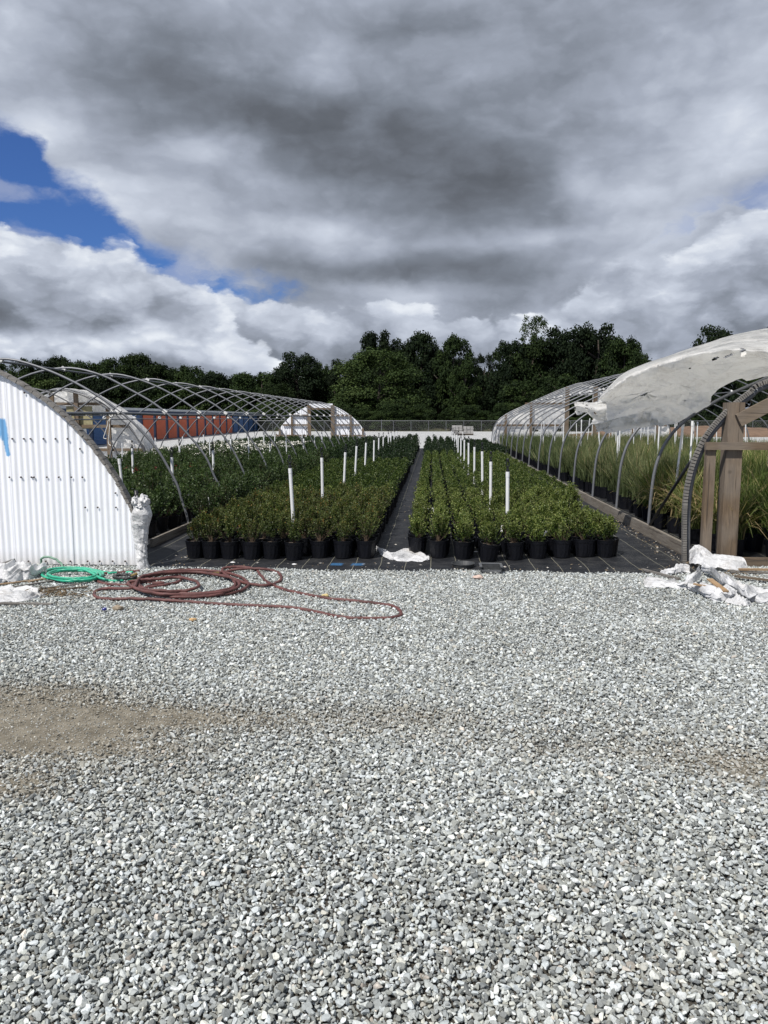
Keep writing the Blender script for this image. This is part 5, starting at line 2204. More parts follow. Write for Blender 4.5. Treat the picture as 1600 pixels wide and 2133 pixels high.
def trees():
    r_ = random.Random(77)
    # far left line
    tops = [(-120, 735), (-60, 728), (-10, 738), (40, 733), (85, 738), (125, 732), (165, 742), (205, 741), (245, 731), (285, 728), (325, 748), (362, 757), (395, 751), (430, 762), (462, 778), (490, 783)]
    for i, (px, top) in enumerate(tops):
        kind = r_.choice(['round', 'round', 'tall', 'dark', 'round'])
        tree(px, top, 122 + r_.uniform(-5, 6), r_.uniform(75, 105), kind, f'green broadleaf tree in the far left line, {ORD[i + 1]} from the left end', 'trees of the far left line')
    for i, px in enumerate(range(-140, 560, 45)):
        tree(px + r_.uniform(-8, 8), 775 + r_.uniform(-12, 14), 116, 105, r_.choice(['low', 'low', 'dark']), f'low bushy tree under the far left line, {ORD[i + 1]} from the left end', 'low trees along the lot edge, left', name='tree')
    for i, (px, top, w) in enumerate(((508, 782, 34), (524, 768, 30), (541, 760, 34), (558, 770, 32))):
        tree(px, top, 118, w, 'cone', f'small pointed dark tree left of the round crowned one, {ORD[i + 1]} from the left', 'small pointed trees')
    L = [
        (620, 722, 118, 120, 'dark', 'dense dark round-crowned tree left of the pale green tree', .05),
        (672, 742, 121, 80, 'round', 'dark tree filling the dip beside the pale green tree', 0),
        (575, 790, 112, 90, 'round', 'low green tree at the foot of the dark round-crowned tree', 0),
        (715, 737, 119, 90, 'dark', 'dark tree peeking behind the left of the pale green tree', 0),
        (790, 676, 124, 110, 'dark', 'tallest dark tree behind the pale green tree', .1),
        (838, 692, 125, 90, 'dark', 'dark tree between the two tallest behind the pale green tree', .05),
        (880, 681, 123, 100, 'dark', 'dark tall tree behind the pale tree, crown against the clouds', .1),
        (948, 690, 119, 92, 'tall', 'tall narrow tree at the right of the dark group', .08),
        (915, 735, 122, 90, 'dark', 'dark tree under the tall group, right side', 0),
        (968, 745, 112, 74, 'tall', 'narrow green tree right of the middle, in front', 0),
        (790, 716, 108, 205, 'light', 'large pale green tree with a broad crown in the middle', 0),
        (742, 800, 104, 130, 'low', 'low pale tree in front of the broad pale green tree', 0),
        (1012, 727, 126, 60, 'sparse', 'thin see-through dark tree in the gap', .15),
        (1000, 775, 120, 80, 'dark', 'dark low tree closing the gap', 0),
        (1062, 696, 116, 96, 'dark', 'dark tree at the left of the right-hand cluster', .05),
        (1112, 648, 118, 84, 'sparse', 'tall wispy tree rising above the right-hand cluster', .35),
        (1105, 694, 117, 110, 'tall', 'dark tree below the wispy one', 0),
        (1180, 662, 117, 120, 'dark', 'large dark tree right of the wispy one', .05),
        (1245, 655, 115, 120, 'dark', 'tallest dark tree of the right-hand cluster', .05),
        (1300, 690, 112, 110, 'round', 'dark green tree stepping down at the right of the cluster', 0),
        (1340, 722, 110, 70, 'round', 'last dark tree of the cluster above the bare hoops', 0),
        (1090, 780, 104, 110, 'low', 'low pale bushy tree in front of the cluster, left', 0),
        (1165, 770, 105, 120, 'low', 'low pale bushy tree in front of the cluster, right', 0),
        (1488, 663, 96, 118, 'dark', 'lone dark tree rising behind the torn sheet', .1),
        (1612, 668, 94, 60, 'dark', 'dark tree top at the right edge above the torn sheet', .1),
        (820, 822, 101, 90, 'low', 'low bush in front of the wood, behind the fence, left of the dark hollow', 0),
        (1235, 800, 104, 110, 'round', 'mid green tree low behind the right greenhouse', 0),
    ]
    for (px, top, D, w, kind, lab, base) in L:
        tree(px, top, D, w, kind, lab, None, base)
    PF = [(540, 790), (580, 752), (640, 742), (690, 752), (740, 735), (775, 705), (840, 705), (900, 705), (950, 712), (985, 748), (1030, 742), (1062, 716), (1120, 700), (1180, 682), (1250, 676), (1300, 706), (1345, 740)]
    for i, px in enumerate(range(548, 1350, 38)):
        top = np.interp(px, [q[0] for q in PF], [q[1] for q in PF]) + r_.uniform(2, 16)
        tree(px + r_.uniform(-6, 6), top, 131 + r_.uniform(-2, 3), 92, 'dark', f'dark tree at the back of the central wood, {ORD[i + 1]} from the left', 'trees at the back of the wood')
    for i, px in enumerate(range(1310, 2050, 52)):
        tree(px, 770 + r_.uniform(-14, 18), 104 + r_.uniform(-3, 3), 105, r_.choice(['dark', 'round', 'low']), f'dark tree behind the right greenhouse, {ORD[i + 1]} from the lone gap rightward', 'trees behind the right greenhouse')
    # undergrowth along the chain-link fence
    for i, px in enumerate(range(520, 1120, 33)):
        if 885 < px < 925:
            continue
        tree(px + r_.uniform(-8, 8), 838 + r_.uniform(-12, 14), 97 + r_.uniform(-1, 2), 62, 'low', f'bush in the undergrowth behind the chain-link fence, {ORD[i + 1]} from the left', 'bushes behind the chain-link fence', name='bush')
    for i, px in enumerate(range(1100, 1750, 40)):
        tree(px, 862 + r_.uniform(-8, 6), 93, 60, 'low', f'low bush beyond the dirt bank, {ORD[i + 1]} from the left', 'bushes beyond the dirt bank', name='bush')


trees()


# ------------------------------------------------------------------ storage building with orange doors
def building():
    a, c = gp(300, 918.3), gp(575, 893.3)
    d = (c - a).normalized()
    n = Vector((d.y, -d.x, 0))          # towards the beds
    if n.x < 0:
        n = -n

    def on(px):
        """metres along the wall where the view through px meets it"""
        r1 = ray(px, 880)
        den = r1.x * d.y - r1.y * d.x
        t_ = (a.x * d.y - a.y * d.x) / den
        return (Vector((r1.x * t_, r1.y * t_, 0)) - a).dot(d)
    s0, s1 = -22.0, (c - a).length + 1.5
    H = 2.10
    o = thing('storage_building', 'long low blue storage building with orange and blue roller doors', 'building', tuple(a + d * 10))
    W = 6.5

    def P(s, off, z):
        q = a + d * s + n * off
        return (q.x, q.y, z)
    b = MB()
    b.add([P(s0, 0, 0), P(s1, 0, 0), P(s1, 0, H), P(s0, 0, H), P(s0, -W, 0), P(s1, -W, 0), P(s1, -W, H), P(s0, -W, H)], [(0, 1, 2, 3), (1, 5, 6, 2), (5, 4, 7, 6), (4, 0, 3, 7)])
    b.build('wall', M['blue'], o)
    b = MB()
    b.add([P(s0, .25, H - .02), P(s1, .25, H - .02), P(s1, .25, H + .14), P(s0, .25, H + .14), P(s0, -W - .2, H + .30), P(s1, -W - .2, H + .30), P(s0, -W - .2, H), P(s1, -W - .2, H)],
          [(0, 1, 2, 3), (3, 2, 5, 4), (4, 5, 7, 6), (0, 6, 7, 1), (1, 7, 5, 2), (0, 3, 4, 6)])
    b.build('roof', M['roofm'], o)
    pxs = [(296, 318), (325, 343), (348, 366), (371, 387), (392, 408), (414, 425), (429, 443), (446, 458), (461, 472), (476, 485)]
    st = (on(485) - on(296)) / 10
    for k in range(-6, 24):
        if k < 10:
            sa, sb = on(296) + st * k + .12, on(296) + st * (k + 1) - .55
        else:
            sa, sb = on(296) + st * k + .12, on(296) + st * (k + 1) - .55
        if sb > s1:
            break
        b = MB()
        m_ = 'orange' if -1 < k < 10 else 'bluedoor'
        zt = H - .30
        ns = 22
        prev = None
        for i in range(ns):
            z0, z1 = .02 + (zt - .02) * i / ns, .02 + (zt - .02) * (i + 1) / ns
            b.add([P(sa, .02, z0), P(sb, .02, z0), P(sb, .05, (z0 + z1) / 2), P(sa, .05, (z0 + z1) / 2), P(sa, .02, z1), P(sb, .02, z1)], [(0, 1, 2, 3), (3, 2, 5, 4)])
        b.build('roller_door', M[m_], o)
    return o


building()


# ------------------------------------------------------------------ chain-link fence at the back of the lot
def fence():
    Y = 91.0
    x0, x1 = -21.0, 70.0
    H = 1.24
    o = thing('chain_link_fence', 'grey chain-link fence along the back of the gravel lot', 'fence', (0, Y, 0))
    M['wire'] = simple('galvanised_wire', (0.20, 0.21, 0.20), 0.5, .3, .1, 2)
    b = MB()
    b.tube([(x0, Y, H), ((x0 + x1) / 2, Y, H), (x1, Y, H)], .028, 6)
    b.build('top_rail', M['pipe'], o)
    x = x0
    i = 0
    px_tall = (at(795, 880, Y)).x
    while x < x1:
        b = MB()
        tall = abs(x - px_tall) < 1.05
        xx = px_tall if tall else x
        b.tube([(xx, Y, 0), (xx, Y, H + (.12 if tall else .02))], .045 if tall else .03, 6)
        b.build('post', M['pipe'], o)
        x += 2.06
        i += 1
    # woven wire: two families of slanting wires
    st = .11
    V, F = [], []
    r0 = .0042
    k = 0
    for fam in (0, 1):
        xs = np.arange(x0 - H, x1, st)
        for x in xs:
            xa, xb = (x, x + H) if fam == 0 else (x + H, x)
            za, zb = 0.02, H
            if min(xa, xb) < x0 or max(xa, xb) > x1:
                continue
            y = Y + (.006 if fam else -.006)
            V += [(xa - r0, y, za), (xa + r0, y, za), (xb + r0, y, zb), (xb - r0, y, zb), (xa, y + 2 * r0, za), (xb, y + 2 * r0, zb)]
            F += [(k, k + 1, k + 2, k + 3), (k + 1, k + 4, k + 5, k + 2), (k + 4, k, k + 3, k + 5)]
            k += 6
    me = npmesh('wire_mesh', np.array(V) - np.array([0, Y, 0]), np.array(F), M['wire'])
    me.parent = o
    return o


fence()


def pallets():
    for i, (pa, pb, top) in enumerate(((941, 963, 886), (965, 986, 888))):
        D = 72.0 + i * .1
        a, c = at(pa, 900, D), at(pb, 900, D)
        zt = at(pa, top, D).z
        o = thing('stone_pallet', ['left one of two pallets of grey stone blocks on the far gravel', 'right one of two pallets of grey stone blocks on the far gravel'][i], 'pallet of blocks', ((a.x + c.x) / 2, D, 0), 'pallets of grey blocks')
        b = MB()
        w = c.x - a.x
        xm = (a.x + c.x) / 2
        for y in (-.35, 0, .35):
            b.box((xm, D + y, .05), (w, .09, .08))
        for y in (-.4, -.2, 0, .2, .4):
            b.box((xm, D + y, .105), (w, .12, .025))
        b.build('pallet', M['wood_x'], o)
        nl = 5
        for l in range(nl):
            b = MB()
            z = .125 + (zt - .125) * (l + .5) / nl
            hh = (zt - .125) / nl
            for q in range(3):
                b.box((xm + (q - 1) * w / 3 + random.uniform(-.02, .02), D + random.uniform(-.03, .03), z), (w / 3 - .03, .85, hh - .025), tone=.5)
            b.build('block_course', M['stone_block'], o)


pallets()


def dirt_bank():
    b = MB()

    def fn(s, t_):
        x = 12.5 + 60 * s
        y = 66 + 10 * t_
        e = min(1, s * 12) * math.sin(math.pi * t_)
        return (x, y, -.02 + e * (.72 + .35 * mnoise.noise(Vector((x * .25, y * .3, 0))) + .1 * mnoise.noise(Vector((x * 1.2, y * 1.2, 0)))))
    b.grid(160, 24, fn)
    tag(b.build('dirt_bank', M['dirt'], smooth=True), kind='structure')


dirt_bank()


# ------------------------------------------------------------------ hoses
def zp(x, y, z=0.014):
    """point on the gravel seen at photo pixel (x, y)"""
    return gp(x, y, z)


def hose(name, label, pts, r, mat, cat='hose', n=10):
    b = MB()
    pp = catmull(pts, n)
    q = []
    for i, p in enumerate(pp):
        k = i * .55
        q.append(p + Vector((.012 * mnoise.noise(Vector((k * .35, 1, len(pts)))), .016 * mnoise.noise(Vector((k * .35, 7, len(pts)))), .005 * mnoise.noise(Vector((k, 3, 0))))))
    b.tube(q, r, 10)
    o = b.build(name, M[mat], smooth=True)
    f = MB()
    d = (q[-1] - q[-2]).normalized()
    f.tube([q[-1] - d * .02, q[-1] + d * .02, q[-1] + d * .021, q[-1] + d * .045], [r * 1.25, r * 1.25, r * 1.5, r * 1.5], 10)
    fo = f.build('fitting', M['brass'])
    fo.parent = o
    return tag(o, label, cat)


def hoses():
    r_ = random.Random(4)

    def Z(x, y, z=.014):
        return zp(x / 1.882, 1150 + y / 1.882, z)
    # dark red hose: one long run, coiled six times, with a long loop to the right
    P = [(548, 74), (470, 80), (380, 86), (356, 94), (372, 110), (425, 126), (500, 128), (590, 112), (690, 94), (712, 104), (690, 120), (620, 132), (575, 138), (600, 128), (640, 120)]
    P = [(x, y, .016) for x, y in P]
    # the big coil
    for k in range(5):
        cx, cy = 742 + r_.uniform(-18, 18), 127 + r_.uniform(-5, 5)
        rx, ry = 215 + r_.uniform(-28, 14), 52 + r_.uniform(-14, 8)
        if k == 3:
            rx, ry, cx = 120, 26, 660
        a0 = math.pi if k == 0 else 0
        for j in range(10):
            a = a0 + 2 * math.pi * j / 10
            if k == 0 and j < 0:
                continue
            P.append((cx + rx * math.cos(a + math.pi * (k > 0)) + r_.uniform(-7, 7), cy - ry * math.sin(a + math.pi * (k > 0)) + r_.uniform(-3, 3), .018 + .012 * k * (.4 + .6 * abs(math.sin(a * 1.5)))))
    P += [(520, 140, .05), (420, 142, .03), (372, 156, .016), (378, 176, .016), (430, 184, .016), (520, 182, .03), (620, 186, .03), (760, 196, .02), (900, 206, .016), (1030, 211, .015), (1150, 219, .015), (1240, 234, .015), (1320, 252, .015),
          (1420, 260, .015), (1515, 259, .015), (1566, 250, .015), (1570, 232, .015), (1545, 214, .015), (1490, 203, .015), (1400, 192, .015), (1290, 182, .015), (1200, 166, .015), (1120, 148, .015), (1062, 125, .015),
          (1030, 102, .015), (1010, 74, .02), (970, 60, .03), (915, 58, .03), (872, 66, .03), (880, 84, .03), (915, 104, .03), (975, 124, .03), (1040, 130, .03), (1086, 120, .015), (1104, 100, .015), (1085, 78, .015), (1030, 66, .04), (940, 66, .045), (880, 78, .03), (850, 84, .03)]
    hose('garden_hose', 'long dark red hose lying in tangled coils and a long loop on the gravel', [Z(x, y, z) for x, y, z in P], .0145, 'red_hose')
    # bright green hose
    P = [(520, 79, .015), (470, 79, .016), (430, 82, .02)]
    for k in range(5):
        cx, cy = 288 + r_.uniform(-6, 6), 88 + r_.uniform(-2.5, 2.5)
        rx, ry = 122 - 8 * k + r_.uniform(-6, 8), 26 - 1.5 * k + r_.uniform(-3, 3)
        for j in range(10):
            a = -2 * math.pi * j / 10 + .4
            P.append((cx + rx * math.cos(a), cy - ry * math.sin(a) + r_.uniform(-1, 1), .016 + .012 * k))
    P += [(395, 102, .05), (430, 112, .02), (480, 112, .015), (540, 104, .015)]
    hose('garden_hose', 'bright green hose coiled at the foot of the white corrugated wall', [Z(x, y, z) for x, y, z in P], .0125, 'green_hose')
    P = [at(88, 1175, 8.0), at(86, 1164, 7.98), at(97, 1160, 7.95), at(115, 1164, 7.92), at(128, 1175, 7.9), Z(250, 62, .012), Z(300, 72, .02), Z(360, 70, .02)]
    hose('garden_hose', 'short faded green hose end arching up against the white wall', P, .012, 'dull_hose')
    P = []
    for k in range(3):
        for j in range(9):
            a = 2 * math.pi * j / 9
            P.append(Z(490 + (46 - 3 * k) * math.cos(a), 96 + (9 - k) * math.sin(a), .016 + .02 * k))
    hose('garden_hose', 'small coil of black hose between the green and the red hoses', P, .011, 'black_hose')


hoses()


# ------------------------------------------------------------------ crumpled film
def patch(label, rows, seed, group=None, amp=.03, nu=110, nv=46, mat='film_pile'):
    """a slack thin sheet through control points (photo x, photo y, height), creased into flat facets"""
    P = [[gp(px, py, z) for px, py, z in r_] for r_ in rows]
    b = MB()
    vs = []
    for j in range(nv):
        for i in range(nu):
            s, t_ = i / (nu - 1), j / (nv - 1)
            p = bicubic(P, s, t_)
            # long creases running down the sheet, and a few across it
            w1 = mnoise.noise(Vector((s * 2.5, t_ * 1.2, seed)))
            w2 = mnoise.noise(Vector((s * 4.0, t_ * 2.0, seed + 5)))
            u1 = (t_ * 2.3 + w1 * 1.5 + seed * .37) % 1
            u2 = (t_ * 4.1 + s * 1.7 + w2 * 1.3) % 1
            u3 = (s * nu / nv * 1.9 + t_ * .8 + w2 * 1.2) % 1
            f1 = ((u1 / .7 if u1 < .7 else (1 - u1) / .3) - .5) * .62 + ((u3 / .35 if u3 < .35 else (1 - u3) / .65) - .5) * .25
            f2 = ((u2 / .4 if u2 < .4 else (1 - u2) / .6) - .5) * .6
            e = .45 + .55 * math.sin(math.pi * s) ** .4
            z = p.z * .85 + amp * e * (f1 * 2.0 + f2 * .7)
            vs.append((p.x + f1 * .012, p.y + amp * (f1 * 1.3 + f2 * .4) * e, max(z, .010 + .006 * abs(f1))))
    fs = []
    for j in range(nv - 1):
        for i in range(nu - 1):
            s, t_ = i / (nu - 1), j / (nv - 1)
            d = min(s * nu / nv, (1 - s) * nu / nv, t_, 1 - t_)
            if d < .05 * abs(mnoise.noise(Vector((s * 9 + seed, t_ * 5, 1)))):
                continue
            a = j * nu + i
            fs.append((a, a + 1, a + nu + 1, a + nu))
    b.add(vs, fs)
    return tag(b.build('plastic_sheet', M[mat], smooth=True), label, 'plastic sheet', group)


def g2(px, py, z=0.0):
    p = gp(px, py)
    return (p.x, p.y, z)


def lit2():
    """leaf scraps, twigs and kicked-up stones lying on the ground cover, thickest along the boards"""
    r_ = np.random.default_rng(31)
    P = []
    for _ in range(520):
        k = r_.uniform()
        if k < .5:
            P.append((2.90 - abs(r_.normal(0, .13)), r_.uniform(8.2, 12.5)))
        elif k < .75:
            P.append((r_.uniform(-3.1, 2.8), 8.0 + abs(r_.normal(0, .16))))
        elif k < .88:
            P.append((-3.0 + abs(r_.normal(0, .22)), r_.uniform(8.2, 10)))
        else:
            P.append((r_.normal(-.45, .1), 8 + r_.uniform(0, 1) ** 1.5 * 14))
    P = np.array(P)
    n = len(P)
    P3 = np.stack([P[:, 0], P[:, 1], np.full(n, .022)], 1)
    A = r_.normal(0, 1, (n, 3)) * [1, 1, .2]
    v, f, tt = leaves(P3, A, .032 * r_.uniform(.3, 1.5, n), .010 * r_.uniform(.5, 1.6, n), r_, np.full(n, .5))
    mi = (r_.uniform(0, 1, n) < .3).astype(int)
    M['scrap'] = simple('dry_scraps', (0.22, 0.17, 0.11), 0.9, 0, .5, 12)
    M['scrap_pale'] = simple('pale_grit', (0.42, 0.40, 0.36), 0.9, 0, .4, 12)
    tag(npmesh('litter', v, f, [M['scrap'], M['scrap_pale']], mi), 'dry leaf scraps and pale grit strewn over the black ground cover', 'litter', kind='stuff')


def piles():
    # right-hand heap
    G1 = 'white film heaped at the right corner'

    def E(x, y):
        return (1200 + x / 4, 950 + y / 4)
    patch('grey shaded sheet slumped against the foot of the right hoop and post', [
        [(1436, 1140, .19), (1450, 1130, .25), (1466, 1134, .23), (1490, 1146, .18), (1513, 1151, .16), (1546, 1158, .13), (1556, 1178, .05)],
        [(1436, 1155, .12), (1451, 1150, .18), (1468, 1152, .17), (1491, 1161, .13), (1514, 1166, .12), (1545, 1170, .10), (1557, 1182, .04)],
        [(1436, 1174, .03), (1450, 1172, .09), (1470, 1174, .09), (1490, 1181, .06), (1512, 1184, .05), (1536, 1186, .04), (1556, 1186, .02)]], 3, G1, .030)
    patch('small grey folded lobe at the upper left of the right heap', [
        [(1375, 1190, .02), (1388, 1183, .04), (1402, 1180, .06), (1408, 1172, .10), (1421, 1170, .10), (1436, 1176, .08)],
        [(1375, 1191, .02), (1389, 1188, .05), (1404, 1186, .07), (1412, 1182, .08), (1424, 1180, .08), (1437, 1184, .06)],
        [(1376, 1193, .02), (1390, 1194, .02), (1404, 1194, .02), (1414, 1194, .02), (1426, 1191, .03), (1438, 1192, .03)]], 14, G1, .022)
    patch('long pointed strip of white film reaching out left from the right heap', [
        [(1340, 1207, .03), (1352, 1203, .05), (1375, 1205, .04), (1400, 1208, .04), (1416, 1210, .05), (1430, 1201, .10), (1449, 1184, .16), (1457, 1174, .18)],
        [(1340, 1214, .02), (1352, 1212, .04), (1376, 1213, .05), (1402, 1215, .05), (1419, 1216, .06), (1434, 1209, .10), (1452, 1192, .14), (1459, 1182, .15)],
        [(1342, 1222, .015), (1362, 1223, .015), (1382, 1223, .015), (1404, 1223, .02), (1422, 1224, .02), (1437, 1219, .04), (1455, 1204, .08), (1462, 1192, .10)]], 25, G1, .030)
    patch('broad folded white band running down the right side of the right heap', [
        [(1462, 1168, .16), (1480, 1171, .17), (1496, 1184, .15), (1513, 1196, .13), (1531, 1201, .12), (1548, 1211, .11), (1562, 1216, .10), (1600, 1229, .07), (1660, 1240, .05)],
        [(1461, 1176, .12), (1480, 1181, .14), (1498, 1195, .15), (1514, 1206, .14), (1532, 1213, .13), (1549, 1226, .13), (1567, 1235, .10), (1600, 1243, .06), (1660, 1252, .05)],
        [(1460, 1185, .06), (1480, 1192, .08), (1499, 1207, .08), (1515, 1215, .08), (1533, 1224, .07), (1550, 1237, .05), (1571, 1250, .02), (1602, 1256, .015), (1660, 1262, .015)]], 36, G1, .042)
    patch('white front lobe of the right heap drooping onto the gravel', [
        [(1432, 1212, .09), (1455, 1212, .11), (1476, 1214, .12), (1500, 1217, .13), (1522, 1220, .12), (1536, 1228, .09)],
        [(1433, 1219, .07), (1456, 1222, .09), (1480, 1226, .11), (1504, 1230, .11), (1524, 1232, .10), (1534, 1236, .07)],
        [(1436, 1225, .03), (1458, 1229, .05), (1484, 1249, .02), (1504, 1251, .015), (1518, 1246, .02), (1530, 1240, .03)]], 47, G1, .032)
    patch('small separate white flap lying in front of the right heap', [
        [(1512, 1250, .03), (1534, 1236, .07), (1552, 1242, .06), (1562, 1250, .03)],
        [(1511, 1252, .02), (1533, 1248, .05), (1553, 1252, .05), (1564, 1256, .02)],
        [(1510, 1253, .015), (1532, 1259, .015), (1556, 1262, .015), (1566, 1260, .015)]], 58, G1, .018)
    # splintered laths sticking out of the heap
    b = MB()
    a, c = gp(1478, 1206, .16), gp(1502, 1226, .10)
    b.beam(a, c + Vector((0, -.12, 0)), .055, .012)
    tag(b.build('broken_lath', M['fresh_wood']), 'splintered orange-brown lath sticking out of the right heap', 'lath')
    b = MB()
    b.beam(gp(1445, 1216, .11), gp(1500, 1228, .09), .03, .012)
    tag(b.build('broken_lath', M['fresh_wood']), 'thin split lath lying across the front of the right heap', 'lath')
    b = MB()
    b.beam(gp(1338, 1186, .02), gp(1415, 1206, .03), .035, .02)
    tag(b.build('broken_lath', M['lath']), 'grey weathered lath pointing out left of the right heap', 'lath')
    for k, (p, q, col) in enumerate((((1520, 1190), (1625, 1194), 'lath'), ((1530, 1200), (1630, 1212), 'wood_x'), ((1540, 1186), (1640, 1187), 'fresh_wood'))):
        b = MB()
        b.beam(gp(*p, .03 + .012 * k), gp(*q, .02 + .012 * k), .04, .018)
        tag(b.build('broken_lath', M[col]), ['grey lath on the gravel right of the heap, upper one', 'dull brown lath on the gravel right of the heap, lower one', 'pale thin lath on the gravel under the right sill'][k], 'lath')
    # left-hand heaps
    G2 = 'white film heaped at the left edge'
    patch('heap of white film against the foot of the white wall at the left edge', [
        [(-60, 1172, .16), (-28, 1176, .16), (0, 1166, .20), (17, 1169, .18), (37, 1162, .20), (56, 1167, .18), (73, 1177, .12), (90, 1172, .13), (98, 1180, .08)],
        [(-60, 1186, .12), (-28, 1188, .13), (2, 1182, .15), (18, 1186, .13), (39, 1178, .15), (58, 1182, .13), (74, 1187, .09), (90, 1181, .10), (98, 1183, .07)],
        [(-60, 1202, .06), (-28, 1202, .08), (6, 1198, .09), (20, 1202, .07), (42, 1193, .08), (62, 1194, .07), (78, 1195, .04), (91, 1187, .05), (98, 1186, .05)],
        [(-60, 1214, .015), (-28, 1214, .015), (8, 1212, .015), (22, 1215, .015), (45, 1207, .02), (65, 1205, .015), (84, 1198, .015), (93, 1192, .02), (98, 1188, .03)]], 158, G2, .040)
    patch('flat folded white film lying on the gravel in front of the left heap', [
        [(-60, 1220, .06), (-10, 1221, .06), (17, 1218, .07), (34, 1224, .05), (56, 1221, .06), (73, 1224, .05), (80, 1232, .03), (97, 1235, .015)],
        [(-60, 1236, .05), (-10, 1236, .06), (18, 1234, .07), (36, 1236, .06), (58, 1233, .06), (74, 1234, .04), (82, 1237, .03), (98, 1237, .015)],
        [(-60, 1257, .015), (-10, 1256, .015), (17, 1254, .015), (42, 1252, .015), (62, 1249, .015), (78, 1245, .015), (86, 1242, .015), (98, 1239, .012)]], 69, G2, .026)
    b = MB()
    b.beam(at(26, 1166, 7.62), at(52, 1210, 7.45), .045, .014)
    tag(b.build('broken_lath', M['lath']), 'upright weathered lath leaning in the left heap', 'lath')
    b = MB()
    b.beam(at(-20, 1182, 7.62), at(30, 1165, 7.60), .03, .014)
    tag(b.build('broken_lath', M['lath']), 'sloping lath at the top of the left heap', 'lath')
    for k, (p, q, col, lab) in enumerate((((-40, 1222), (92, 1206), 'fresh_wood', 'long pale lath between the two left film heaps'), ((20, 1224), (120, 1208), 'lath', 'grey lath just behind the left film, ending under the green coil'),
                                         ((82, 1226), (170, 1216), 'lath', 'weathered lath in front of the green hose'), ((100, 1230), (184, 1222), 'wood_x', 'second weathered lath in front of the green hose'),
                                         ((-30, 1256), (108, 1258), 'lath', 'brown lath under the flat left film'), ((60, 1212), (100, 1204), 'fresh_wood', 'short orange-brown lath by the green coil'))):
        b = MB()
        b.beam(gp(*p, .022), gp(*q, .02), .03, .012)
        tag(b.build('broken_lath', M[col]), lab, 'lath')
    # dead leaves and twigs between the laths
    V, F, T = [], [], []
    r_ = np.random.default_rng(8)
    n = 420
    lit2()
    cen = np.array([[gp(px, py).x, gp(px, py).y] for px, py in ((110, 1240), (135, 1246), (150, 1240), (100, 1232), (1515, 1200), (70, 1236))])
    k = r_.integers(0, len(cen), n)
    P = np.stack([cen[k, 0] + r_.normal(0, .12, n), cen[k, 1] + r_.normal(0, .045, n), r_.uniform(.015, .04, n)], 1)
    A = r_.normal(0, 1, (n, 3)) * [1, 1, .25]
    v, f, tt = leaves(P, A, .05 * r_.uniform(.5, 1.5, n), .010, r_, np.full(n, .5))
    M['litter'] = simple('dead_leaf_litter', (0.16, 0.115, 0.065), 0.9, 0, .5, 12)
    tag(npmesh('leaf_litter', v, f, M['litter']), 'brown dead leaves and twigs strewn in front of the green hose', 'litter', kind='stuff')
    # the white scrap lying across the path
    patch('pointed scrap of white film lying across the front end of the path', [
        [(783, 1133, .10), (801, 1144, .07), (821, 1149, .06), (842, 1142, .08), (862, 1145, .07), (883, 1152, .05), (894, 1161, .02)],
        [(783, 1139, .07), (802, 1152, .05), (822, 1157, .05), (844, 1152, .06), (864, 1155, .05), (884, 1159, .04), (894, 1163, .02)],
        [(784, 1146, .03), (802, 1161, .02), (822, 1166, .02), (848, 1168, .02), (868, 1169, .02), (886, 1168, .02), (894, 1166, .02)]], 71, None, .020)


piles()


